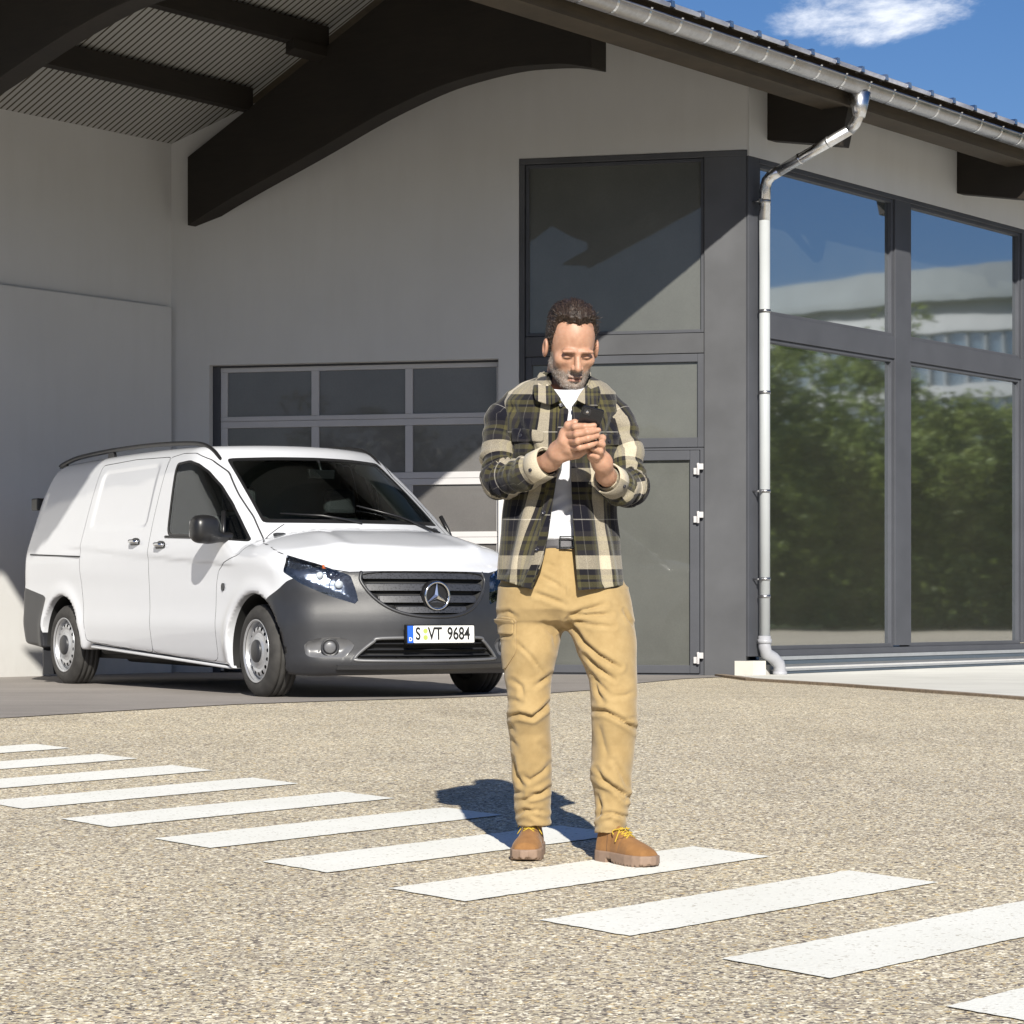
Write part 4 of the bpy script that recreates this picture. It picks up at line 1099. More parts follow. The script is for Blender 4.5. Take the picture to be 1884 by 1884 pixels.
def rimtube(poly, coords2, r, name, mat, parent, d=.0):
    bm = bmesh.new(); pts = []
    for (y, z) in poly: pts.append(vp(nose(y, z, d), y, z))
    tube(bm, pts, r, 8); build(name, bm, mat, parent)
gp = [(.478, .848), (.488, .80), (.44, .715), (.355, .635), (.25, .585), (.12, .56)]
gp = cat([(.47, .862)]+gp+[(0, .555)], 4); gp = gp+[(-a, b) for a, b in gp[::-1][1:]]
rimtube(gp, None, .013, 'grille_surround', M['plastic'], gr_, -.004)
# star badge
bx = nose(0, .70)+.012
bm = bmesh.new()
ring = [(.092*math.cos(2*math.pi*k/48), .70+.092*math.sin(2*math.pi*k/48)) for k in range(49)]
tube(bm, [vp(bx+.004, a, b) for a, b in ring], .0085, 10, cap=False)
for k in range(3):
    q = math.pi/2+2*math.pi*k/3; tip = (.088*math.cos(q), .088*math.sin(q))
    q1, q2 = q+math.pi/3, q-math.pi/3; i1 = (.020*math.cos(q1), .020*math.sin(q1)); i2 = (.020*math.cos(q2), .020*math.sin(q2))
    v = [bm.verts.new(vp(bx+c, a, .70+b)) for a, b, c in ((tip[0], tip[1], 0), (i1[0], i1[1], .0), (0, 0, .014), (i2[0], i2[1], .0))]
    bm.faces.new((v[0], v[1], v[2])); bm.faces.new((v[0], v[2], v[3]))
bmesh.ops.recalc_face_normals(bm, faces=bm.faces[:]); build('star_badge', bm, M['chrome'], gr_)
bm = bmesh.new(); prism(bm, [(.105*math.cos(2*math.pi*k/36), .70+.105*math.sin(2*math.pi*k/36)) for k in range(36)], lambda a, b, d: vp(bx+d, a, b), -.05, -.012); build('badge_plate', bm, M['black'], gr_)
# lower intake
ai_, _, _ = cavity(AIR, .06, .02, M['blackm'], 'air_intake', bumper)
bm = bmesh.new()
for z0, z1, ym in ((.375, .385, .42), (.335, .346, .47), (.295, .305, .51)): slat(bm, z0, z1, ym, -.05, -.012)
bmesh.ops.recalc_face_normals(bm, faces=bm.faces[:]); build('slat', bm, M['plastic'], ai_)
ap = cat([(.0, .418), (.38, .414), (.43, .392), (.50, .335), (.548, .284), (.53, .266), (.3, .262), (0, .262)], 4); ap = ap+[(-a, b) for a, b in ap[::-1][1:]]
rimtube(ap, None, .012, 'intake_surround', simple('satin_grey_plastic', (.11, .112, .12), .32, 0, .05, 10), ai_, -.003)
bm = bmesh.new(); slat(bm, .205, .24, .66, -.05, .022); bmesh.ops.recalc_face_normals(bm, faces=bm.faces[:]); build('bumper_lip', bm, M['plastic'], bumper)
for s in (-1, 1): cavity(FOG, .035, .03, MATS['satin_grey_plastic'], 'fog_light_recess', bumper, s)
for s in (-1, 1):
    c = Vector((nose(.69, .35)-.022, s*.685, .352)); dv = Vector((1, s*.45, 0)).normalized(); e1 = Vector((-dv.y, dv.x, 0)); e2 = Vector((0, 0, 1))
    bm = bmesh.new(); lathe(bm, [(-.03, .058), (.012, .062), (.016, .056), (.008, .048), (.006, .02)], lambda a, x, y: vp(*(c+dv*a+e1*x+e2*y)), 24); build('fog_light', bm, M['plastic'], bumper)
    bm = bmesh.new(); lathe(bm, [(.0085, .046), (.014, .03), (.016, .005)], lambda a, x, y: vp(*(c+dv*a+e1*x+e2*y)), 24); build('fog_lens', bm, MATS['satin_grey_plastic'], bumper)
# number plate
pl = empty('number_plate', (0, 0, 0), van); pl.matrix_parent_inverse = Matrix.Identity(4)
pl.location = (.917, 0, .441); pl.rotation_euler = (0, R(-2), 0)
bpy.context.view_layer.update()
PW, PH = .52, .115
pm = pl.matrix_world.copy()
def pp(a, b, d): return pm @ Vector((d, a, b))     # a towards the van's left, i.e. to the right in front view
bm = bmesh.new(); prism(bm, [(-PW/2-.008, -PH/2-.008), (PW/2+.008, -PH/2-.008), (PW/2+.008, PH/2+.008), (-PW/2-.008, PH/2+.008)], pp, -.03, -.001)
build('plate_holder', bm, M['black'], pl)
bm = bmesh.new(); prism(bm, rounded([(-PW/2+.045, -PH/2), (PW/2, -PH/2), (PW/2, PH/2), (-PW/2+.045, PH/2)], 2, .03), pp, -.001, .002); build('plate_face', bm, M['plate'], pl)
bm = bmesh.new(); prism(bm, [(-PW/2, -PH/2), (-PW/2+.0445, -PH/2), (-PW/2+.0445, PH/2), (-PW/2, PH/2)], pp, -.001, .002); build('plate_band', bm, M['plateblue'], pl)
def text_mesh(name, s, size, mtx, mat, parent, sx=1., bold=.0, ext=.0006):
    cu = bpy.data.curves.new(name, 'FONT'); cu.body = s; cu.size = size; cu.align_x = 'CENTER'; cu.align_y = 'CENTER'; cu.extrude = ext; cu.offset = bold
    to = bpy.data.objects.new(name, cu); col.objects.link(to)
    bpy.context.view_layer.update(); dg = bpy.context.evaluated_depsgraph_get(); me = bpy.data.meshes.new_from_object(to.evaluated_get(dg))
    bpy.data.objects.remove(to); me.transform(mtx @ Matrix.Diagonal((sx, 1, 1, 1))); me.materials.clear()
    return link(name, me, mat, parent)
def pmx(a, b, d=.003): return Matrix([[*0*Vector((0, 0, 0)), 0]]*0) if 0 else (pm @ Matrix(((0, 0, 1, d), (1, 0, 0, a), (0, 1, 0, b), (0, 0, 0, 1))))
text_mesh('lettering', 'S', .118, pmx(-.180, .0), M['ink'], pl, .72, .0022)
text_mesh('lettering', 'VT', .118, pmx(-.048, .0), M['ink'], pl, .76, .0024)
text_mesh('lettering', '9684', .118, pmx(.137, .0), M['ink'], pl, .76, .0024)
text_mesh('band_lettering', 'D', .034, pmx(-.238, -.034), M['plate'], pl, 1., .001)
bm = bmesh.new()
for zz in (.022, -.022): prism(bm, [(.0175*math.cos(2*math.pi*k/18), zz+.0175*math.sin(2*math.pi*k/18)) for k in range(18)], lambda a, b, d: pp(-.122+a, b, d), .002, .003)
build('plate_seal', bm, M['seal'], pl)
# wipers
for (a, b) in (((-.10, .60, 1.213), (-.235, -.02, 1.245)), ((-.02, -.08, 1.213), (-.33, -.58, 1.262))):
    bm = bmesh.new()
    def onws(x, y): return vp(x, y, float(Top(np.array([x]), np.array([y]))[0])+.018)
    tube(bm, [onws(a[0]-.02, a[1]), onws((a[0]+b[0])/2+.0, (a[1]+b[1])/2), onws(b[0], b[1])], [.012, .009, .006], 6)
    build('wiper', bm, M['black'], van)
# ---- wheels
HOLES = [(math.cos(2*math.pi*k/16), math.sin(2*math.pi*k/16)) for k in range(16)]
def make_wheel():
    """wheel about the origin, axis +Y pointing outwards; returns [(name, mesh, material)]"""
    res = []
    RT = .322
    prof = [(-.20, .215), (-.205, .24), (-.202, .275), (-.192, .305), (-.175, RT-.006), (-.165, RT), (-.150, RT), (-.149, RT-.008), (-.141, RT-.008), (-.140, RT), (-.108, RT+.001), (-.107, RT-.008), (-.098, RT-.008), (-.097, RT+.001), (-.066, RT), (-.065, RT-.008), (-.057, RT-.008), (-.056, RT), (-.040, RT-.003), (-.022, .305), (-.008, .29), (.0, .265), (.002, .245), (-.004, .225), (-.012, .214), (-.10, .205)]
    bm = bmesh.new(); lathe(bm, prof, lambda a, x, y: Vector((x, a, y)), 96, close=True)
    for k in range(96):      # tread blocks
        if k % 2: continue
    me = bpy.data.meshes.new('tyre'); bm.normal_update(); bm.to_mesh(me); bm.free(); res.append(('tyre', me, M['tyre']))
    # rim with round vent holes
    nr, na = 60, 240
    rr = np.linspace(.070, .208, nr); th = np.linspace(0, 2*np.pi, na, endpoint=False)
    RR, TH = np.meshgrid(rr, th, indexing='ij')
    Y = np.interp(RR, [.070, .085, .10, .125, .145, .165, .180, .187, .195, .203, .208], [.0, -.002, -.012, -.016, -.010, -.014, -.030, -.045, -.050, -.016, -.006])-.012
    V = np.stack([RR*np.cos(TH), Y, RR*np.sin(TH)], -1).reshape(-1, 3)
    I = np.arange(nr*na).reshape(nr, na); J = np.roll(I, -1, 1)
    Q = np.stack([I[:-1], I[1:], J[1:], J[:-1]], -1).reshape(-1, 4)
    T_ = tris(Q); d = np.full(len(V), 9.)
    for a, b in HOLES:
        rad = (V[:, 0]*a+V[:, 2]*b)-.158; tan = -V[:, 0]*b+V[:, 2]*a
        d = np.minimum(d, np.where(rad > -.1, np.hypot(rad/1.0, tan/.9)-.0145, 9))
    V, T_, _, ins = cut(V, T_, np.zeros(len(T_), int), d)
    T_ = T_[~ins]
    # edge lip
    us, inv = np.unique(T_, return_inverse=True)
    me = bpy.data.meshes.new('rim'); me.from_pydata(V[us].tolist(), [], inv.reshape(-1, 3).tolist()); me.update()
    for p in me.polygons: p.use_smooth = True
    res.append(('rim', me, M['silver']))
    bm = bmesh.new(); lathe(bm, [(-.012, .205), (-.004, .212), (-.002, .218), (-.008, .219)], lambda a, x, y: Vector((x, a, y)), 72)
    me = bpy.data.meshes.new('rim_edge')
    for f in [f for f in bm.faces if len(f.verts) > 8]: bm.faces.remove(f)
    bm.to_mesh(me); bm.free(); res.append(('rim_edge', me, M['silver']))
    bm = bmesh.new(); lathe(bm, [(-.19, .205), (-.10, .205), (-.09, .15), (-.085, .02)], lambda a, x, y: Vector((x, a, y)), 48); me = bpy.data.meshes.new('brake_drum'); bm.to_mesh(me); bm.free(); res.append(('brake_drum', me, M['blackm']))
    bm = bmesh.new(); lathe(bm, [(-.03, .078), (-.004, .079), (.004, .072), (.010, .05), (.012, .01)], lambda a, x, y: Vector((x, a, y)), 40); me = bpy.data.meshes.new('hub_cap'); bm.to_mesh(me); bm.free()
    for p in me.polygons: p.use_smooth = True
    res.append(('hub_cap', me, M['plastic']))
    return res
WM = make_wheel()
for (wx, s, steer) in ((0, -1, -3), (0, 1, -3), (-WB, -1, 0), (-WB, 1, 0)):
    we = empty('wheel', (wx, s*.938, .322), van); we.matrix_parent_inverse = Matrix.Identity(4)
    we.rotation_euler = (0, R(11 if wx else 3), (R(180) if s < 0 else 0)+R(steer))
    for nme, me, mt in WM:
        o = bpy.data.objects.new(nme, me); col.objects.link(o); o.parent = we
        if not me.materials: me.materials.append(mt)

# ================================================================== surroundings to the right of the glazed facade (mirrored in its panes)
def refl(X, Y):
    """ground position whose mirror image in the glazed facade appears at (X, Y)"""
    p = Vector((X, Y, 0)); return p-nR*2*((p-C0).dot(nR))
def leafmat():
    b = NB('foliage'); v = b.geo()
    n = b.noise(v, 1.1, 4, .6); n2 = b.noise(v, 14, 3)
    oi = b.new('ShaderNodeObjectInfo')
    c = b.ramp(b.mix(.45, n, n2), [(.30, (.08, .125, .03)), (.5, (.20, .26, .065)), (.72, (.42, .46, .13))])
    c = b.mix(b.mth('MULTIPLY', oi.outputs['Random'], .5), c, (.10, .13, .02))
    b.base(c); b.set(Roughness=.5)
    tl = b.new('ShaderNodeBsdfTranslucent'); b.lk(c, tl.inputs[0]); mx = b.new('ShaderNodeMixShader'); mx.inputs[0].default_value = .4
    b.lk(b.p.outputs[0], mx.inputs[1]); b.lk(tl.outputs[0], mx.inputs[2]); b.lk(mx.outputs[0], b.n['Material Output'].inputs[0]); return b.m
M['leaf'] = leafmat(); M['bark'] = simple('bark', (.07, .055, .04), .9, 0, .3, 14, .5)
def tree_meshes(h, spread, nleaf, seed):
    rg = np.random.default_rng(seed)
    bm = bmesh.new(); tips = []
    def limb(p, d, l, r, lv):
        pts = [Vector(p)]; q = Vector(p); dd = Vector(d)
        for _ in range(4):
            dd = (dd+Vector(rg.normal(0, .16, 3))).normalized(); q = q+dd*(l/4); pts.append(q.copy())
        tube(bm, pts, [r*(1-.16*i) for i in range(5)], 7)
        tips.extend(pts[2:])
        if lv < 3:
            for _ in range(4 if lv else 7):
                k = rg.integers(1, 5); nd = (dd*.6+Vector(rg.normal(0, .75, 3))).normalized(); nd.z = nd.z*.7+.12
                limb(pts[k], nd.normalized(), l*.62, r*.5, lv+1)
    limb((0, 0, 0), (0, 0, 1), h*.42, h*.022, 0)
    bm.normal_update(); tm = bpy.data.meshes.new('trunk'); bm.to_mesh(tm); bm.free()
    tp = np.array([t[:] for t in tips if t.z > h*.12])
    # leaf clusters round the branch tips and an uneven crown
    nc = 260; cc = tp[rg.integers(0, len(tp), nc)]+rg.normal(0, .28, (nc, 3))*spread*.35
    extra = rg.normal(0, 1, (120, 3)); extra /= np.linalg.norm(extra, axis=1)[:, None]
    extra = extra*np.array([spread, spread, h*.40])*rg.uniform(.55, 1.02, (120, 1))+np.array([0, 0, h*.55])
    cc = np.concatenate([cc, extra]); cr = rg.uniform(.18, .5, len(cc))*spread*.42
    k = rg.integers(0, len(cc), nleaf); o = rg.normal(0, 1, (nleaf, 3)); o /= np.linalg.norm(o, axis=1)[:, None]
    P = cc[k]+o*(cr[k]*rg.uniform(.5, 1.0, nleaf)**.5)[:, None]*np.array([1, 1, .72]); P[:, 2] = np.maximum(P[:, 2], .15); low = rg.random(nleaf) < .16; P[low, 2] = rg.uniform(.08, h*.22, low.sum())
    a = rg.normal(0, 1, (nleaf, 3)); a /= np.linalg.norm(a, axis=1)[:, None]; b = np.cross(a, o); b /= np.linalg.norm(b, axis=1)[:, None]+1e-9
    s = rg.uniform(.05, .10, (nleaf, 1))
    V = np.stack([P-a*s, P+b*s*.5, P+a*s, P-b*s*.5], 1).reshape(-1, 3)
    me = bpy.data.meshes.new('crown'); me.from_pydata(V.tolist(), [], np.arange(len(V)).reshape(-1, 4).tolist()); me.update()
    me.materials.append(M['leaf']); tm.materials.append(M['bark']); return tm, me
TM = [tree_meshes(5.4, 2.5, 30000, 11), tree_meshes(4.6, 2.3, 26000, 23)]
tl_ = ['tree whose reflection fills the lower left pane of the glazed facade', 'tree mirrored beside the mullion of the glazed facade', 'bushy tree mirrored low in the right-hand pane',
       'tree mirrored behind the downpipe', 'shorter tree mirrored at the far right pane edge', 'tree standing farther back in the mirrored row', 'tree at the right end of the mirrored row', 'low tree mirrored between the two large panes', 'rear tree mirrored above the pale gravel strip', 'tree at the near end of the mirrored row']
spots = [(5.6, 43.5, 1.0, 0), (7.7, 43.8, .86, 1), (9.6, 46.0, .80, 0), (3.7, 43.0, .98, 1), (11.6, 47, .92, 1), (6.6, 49, 1.0, 0), (13.6, 48, 1.05, 0), (8.6, 49, .82, 1), (10.8, 51, .84, 0), (2.0, 42.0, 1.05, 0)]
for i, (X, Y, s, k) in enumerate(spots):
    p = refl(X*1.75, Y*1.75); e = empty('tree', (p.x, p.y, 0)); e.rotation_euler = (0, 0, i*1.7); e.scale = (s*2.1, s*2.1, s*1.85)
    tag(e, tl_[i], 'tree', 'trees facing the glazed facade')
    for nme, me in (('trunk', TM[k][0]), ('crown', TM[k][1])):
        o = bpy.data.objects.new(nme, me); col.objects.link(o); o.parent = e
for i in range(9):  # unseen trees added behind the camera: darker reflections, less sky fill
    e = empty('tree', (-34+i*8.2+((i*37) % 5)-2, -38-((i*53) % 9), -.75)); e.rotation_euler = (0, 0, i*2.1); sc_ = 1.9+.25*((i*29) % 4); e.scale = (sc_*1.1, sc_*1.1, sc_*.95)
    tag(e, 'unseen tree added behind the camera to darken reflections and block low sky', 'tree', 'trees added out of view to block low sky')
    for nme, me in (('trunk', TM[i % 2][0]), ('crown', TM[i % 2][1])):
        o = bpy.data.objects.new(nme, me); col.objects.link(o); o.parent = e
# curved office block beyond the trees
KB = 1.55
oc = refl(24*KB, 112*KB)
ob = empty('office_building', (oc.x, oc.y, 0)); tag(ob, 'curved pale office building with window bands mirrored in the upper glass', 'building')
ctr = oc; RAD = 26.0
to_cam = (C0-oc).normalized(); base_ang = math.atan2(to_cam.y, to_cam.x)
def oc_p(a, r, z): q = base_ang+a; return Vector((ctr.x+math.cos(q)*r*KB, ctr.y+math.sin(q)*r*.8*KB, z*KB))
def band(name, r0, r1, z0, z1, mat, a0=-1.5, a1=1.5, n=60):
    bm = bmesh.new(); prev = None
    for i in range(n+1):
        a = a0+(a1-a0)*i/n; cur = [bm.verts.new(oc_p(a, r0, z0)), bm.verts.new(oc_p(a, r1, z0)), bm.verts.new(oc_p(a, r1, z1)), bm.verts.new(oc_p(a, r0, z1))]
        if prev:
            for k in range(4): bm.faces.new((prev[k], prev[(k+1) % 4], cur[(k+1) % 4], cur[k]))
        prev = cur
    bmesh.ops.recalc_face_normals(bm, faces=bm.faces[:]); return build(name, bm, mat, ob)
M['panelw'] = simple('white_panel', (.42, .43, .43), .5, 0, .03, .3); M['ofglass'] = dustglass('office_glass', (.05, .09, .12), .25); M['greyroof'] = simple('grey_roof', (.20, .225, .23), .6, 0, .1, .4)
for z0, z1 in ((10.4, 11.5), (8.0, 8.5), (4.9, 5.6), (.0, 1.0)): band('wall_band', 23, 25.2, z0, z1, M['panelw'])
band('glass_band', 23, 24.8, 8.5, 10.4, M['ofglass']); band('glass_band', 23, 24.8, 5.6, 8.0, M['ofglass']); band('glass_band', 23, 24.8, 1.0, 4.9, M['ofglass'])
band('roof', 19, 25.8, 11.5, 11.75, M['greyroof']); band('roof', 17, 22.0, 11.75, 13.2, M['greyroof'])
bm = bmesh.new()
for i in range(90):
    a = -1.45+2.9*i/89
    for z0, z1 in ((8.5, 10.4), (5.6, 8.0), (1.0, 4.9)):
        hexa(bm, [oc_p(a, 24.8, z0), oc_p(a+.004, 24.8, z0), oc_p(a+.004, 25.0, z0), oc_p(a, 25.0, z0), oc_p(a, 24.8, z1), oc_p(a+.004, 24.8, z1), oc_p(a+.004, 25.0, z1), oc_p(a, 25.0, z1)])
build('mullion', bm, M['panelw'], ob)
# lawn under the trees
bm = bmesh.new(); pts = [refl(-12, 70), refl(40, 72), refl(90, 240), refl(-60, 240)]
f = bm.faces.new([bm.verts.new((p.x, p.y, .006)) for p in pts]); bm.normal_update()
if f.normal.z < 0: f.normal_flip()
tag(build('lawn', bm, simple('lawn_green', (.045, .075, .02), .9, 0, .4, 3)), kind='structure')

# ================================================================== the man reading his phone
YM = 8.28
def MP(px, py, dy=0.):
    """point of the figure measured in the photo, at its own distance"""
    Y = YM+dy; return np.array([(px-942)/4600*Y, Y, CAMH+(1120-py)/4600*Y])
def PX(P): return 942+4600*P[:, 0]/P[:, 1]
def PY(P): return 1120+4600*(CAMH-P[:, 2])/P[:, 1]
def rcone(P, a, b, ra, rb):
    a, b = np.asarray(a, float), np.asarray(b, float); e = b-a; t = np.clip(((P-a)@e)/(e@e), 0, 1)
    return np.linalg.norm(P-a-t[:, None]*e, axis=1)-(ra+(rb-ra)*t)
def chain(P, pts, rs, k=.01):
    f = None
    for (a, b, ra, rb) in zip(pts, pts[1:], rs, rs[1:]):
        g = rcone(P, a, b, ra, rb); f = g if f is None else smin(f, g, k)
    return f
def ell(P, c, r):
    q = (P-np.asarray(c))/np.asarray(r); l = np.linalg.norm(q, axis=1); return (l-1)*l/(np.linalg.norm(q/np.asarray(r), axis=1)+1e-9)
_w = [(np.random.default_rng(i).normal(0, 1, 3), np.random.default_rng(100+i).uniform(0, 6.28)) for i in range(60)]
def wob(P, scale, n=10, off=0, st=(1, 1, 1)):
    s = 0
    for i in range(n):
        d, ph = _w[(i+off) % 60]; d = d/np.linalg.norm(d)*np.array(st); s = s+np.sin(P@(d*scale*(.7+.06*i))+ph+1.3*np.sin(P@(d[::-1]*scale*.5)+ph*2))
    return s/n**.5
def vtube(P, tab, k=1.):
    """near-vertical limb: table rows (py, pxcentre, half width px, dy, depth ratio) -> signed distance"""
    tab = np.array(tab, float); zs = CAMH+(1120-tab[:, 0])/4600*(YM+tab[:, 3]); o = np.argsort(zs)
    xs = (tab[:, 1]-942)/4600*(YM+tab[:, 3]); rs = tab[:, 2]/4600*(YM+tab[:, 3])
    z = P[:, 2]; cx = np.interp(z, zs[o], xs[o]); cy = np.interp(z, zs[o], (YM+tab[:, 3])[o]); r = np.interp(z, zs[o], rs[o]); ry = np.interp(z, zs[o], (rs*tab[:, 4])[o])
    q = np.sqrt(((P[:, 0]-cx)/r)**2+((P[:, 1]-cy)/ry)**2)
    return np.maximum((q-1)*np.minimum(r, ry), np.maximum(z-zs.max(), zs.min()-z))
def mnrm(fn, V, T, e=1e-3):
    g = np.zeros_like(V); us = np.unique(T); g[us] = grad(fn, V[us], e); g /= np.linalg.norm(g, axis=1, keepdims=True)+1e-9; return g
man = empty('person', (.20, YM, float(gz(YM))))
tag(man, 'bearded man in a plaid overshirt and khaki trousers looking down at his phone', 'person')
bpy.context.view_layer.update()
# ---- materials
def skinmat():
    b = NB('skin'); v = b.geo()
    n = b.noise(v, 60, 5, .6); n2 = b.noise(v, 14, 3)
    c = b.ramp(b.mix(.4, n, n2), [(.3, (.36, .185, .118)), (.5, (.44, .245, .160)), (.7, (.50, .295, .205))])
    a = b.new('ShaderNodeAttribute'); a.attribute_name = 'beard'; al = b.new('ShaderNodeAttribute'); al.attribute_name = 'lip'; ab = b.new('ShaderNodeAttribute'); ab.attribute_name = 'brow_shade'
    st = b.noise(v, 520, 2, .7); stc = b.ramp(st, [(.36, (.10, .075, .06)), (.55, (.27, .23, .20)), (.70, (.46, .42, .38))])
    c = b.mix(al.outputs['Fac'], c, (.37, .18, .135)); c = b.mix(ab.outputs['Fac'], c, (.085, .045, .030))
    c = b.mix(b.mth('MULTIPLY', a.outputs['Fac'], .88), c, stc)
    b.base(c); b.set(Roughness=.5); b.p.inputs['Subsurface Weight'].default_value = .12; b.p.inputs['Subsurface Radius'].default_value = (.01, .004, .002); b.p.inputs['Subsurface Scale'].default_value = .5
    b.bump(b.noise(v, 420, 2), .25, .0015); return b.m
def clothmat(name, lo, hi, bumpsc=900, rough=.9, sheen=.2):
    b = NB(name); v = b.geo(); n = b.noise(v, 22, 6, .65); n2 = b.noise(v, bumpsc, 2)
    b.base(b.ramp(n, [(.3, lo), (.7, hi)])); b.set(Roughness=rough); b.p.inputs['Sheen Weight'].default_value = sheen; b.p.inputs['Specular IOR Level'].default_value = .2
    b.bump(b.mix(.5, n, n2), .35, .002); return b.m
def plaidmat():
    b = NB('plaid_flannel'); uvn = b.new('ShaderNodeUVMap'); uvn.uv_map = 'UVMap'; sx = b.new('ShaderNodeSeparateXYZ'); b.lk(uvn.outputs[0], sx.inputs[0])
    cream, dark, ol, ol2, nav, brn = (.50, .44, .33), (.013, .012, .013), (.088, .078, .032), (.050, .046, .023), (.006, .006, .011), (.030, .027, .027)
    st = [(0, cream), (.205, brn), (.27, ol), (.335, dark), (.37, ol), (.44, brn), (.51, ol2), (.56, nav), (.70, (.10, .095, .09)), (.714, nav), (.84, brn), (.89, ol2), (.95, dark)]
    st2 = [(0, cream), (.155, dark), (.22, ol), (.27, dark), (.30, ol), (.36, brn), (.43, nav), (.58, (.36, .34, .31)), (.592, nav), (.72, brn), (.78, ol), (.83, dark), (.87, ol2), (.94, brn)]
    fu = b.mth('FRACT', sx.outputs[0]); fv = b.mth('FRACT', sx.outputs[1])
    w1 = b.ramp(fu, st, 'CONSTANT'); w2 = b.ramp(fv, st2, 'CONSTANT')
    v = b.geo(); tw = b.noise(v, 700, 2, .7); wv = b.noise(v, 260, 3, .6)
    c = b.mix(b.ramp(tw, [(.35, .30), (.65, .60)]), w1, w2)
    c = b.mix(1., c, b.ramp(wv, [(.3, .86), (.7, 1.12)]), 'MULTIPLY')
    b.base(c); b.set(Roughness=.95); b.p.inputs['Sheen Weight'].default_value = .15; b.p.inputs['Specular IOR Level'].default_value = .15
    b.bump(tw, .5, .002); return b.m
def hairmat(name, cs):
    b = NB(name); v = b.geo(); n = b.noise(b.geo((1, .35, .5)), 260, 4, .7); b.base(b.ramp(n, cs)); b.set(Roughness=.5); b.p.inputs['Specular IOR Level'].default_value = .4; b.bump(n, .5, .003); return b.m
M['skin'] = skinmat(); M['khaki'] = clothmat('khaki_cotton', (.305, .212, .094), (.375, .268, .126)); M['plaid'] = plaidmat()
M['tee'] = clothmat('white_jersey', (.55, .56, .60), (.62, .63, .67), 900); M['hair'] = hairmat('brown_hair', [(.32, (.010, .006, .004)), (.55, (.030, .018, .012)), (.70, (.14, .10, .075))])
M['greyhair'] = hairmat('grey_stubble', [(.35, (.18, .15, .13)), (.6, (.50, .46, .42))]); M['leather'] = simple('belt_leather', (.05, .048, .055), .5, 0, .2, 30, .1)
M['boot'] = clothmat('tan_nubuck', (.20, .095, .033), (.28, .142, .052), 700, .8, .1); M['sole'] = simple('rubber_sole', (.24, .165, .12), .7, 0, .12, 40, .2); M['heel'] = simple('sole_tread', (.10, .065, .05), .8)
M['lace'] = simple('yellow_lace', (.45, .31, .03), .8); M['thread'] = simple('brown_stitching', (.10, .05, .025), .8); M['button'] = simple('dark_button', (.02, .02, .03), .3)
# ---- trousers
legL = [(1085, 985, 62, .0, 1.1), (1150, 978, 58, .02, 1.15), (1200, 975, 51, .0, 1.15), (1250, 972, 43, .0, 1.15), (1290, 973, 38.5, -.01, 1.2), (1310, 973, 39.5, -.01, 1.2), (1350, 975, 39, .03, 1.2), (1400, 978, 37, .06, 1.25), (1450, 980, 35, .10, 1.25), (1490, 981, 33, .12, 1.25), (1517, 982, 31.5, .13, 1.3)]
legR = [(1085, 1090, 62, .0, 1.1), (1150, 1106, 62, -.02, 1.15), (1200, 1117, 54.5, -.05, 1.15), (1250, 1128, 45, -.07, 1.15), (1300, 1131, 41.5, -.08, 1.2), (1330, 1131, 42, -.08, 1.2), (1370, 1128, 40, -.06, 1.2), (1400, 1127, 39, -.05, 1.25), (1430, 1124, 39, -.04, 1.25), (1455, 1127, 35, -.03, 1.25), (1490, 1126, 31, -.03, 1.3), (1530, 1123, 29.5, -.03, 1.3)]
hips = [(988, 1034, 92, .02, .72), (1030, 1034, 104, .02, .72), (1080, 1034, 115, .01, .72), (1120, 1036, 122, .01, .68), (1142, 1038, 118, .01, .55), (1156, 1040, 60, .01, .4)]
def trous(P):
    f = smin(vtube(P, legL), vtube(P, legR), .022); return smin(f, vtube(P, hips), .035)
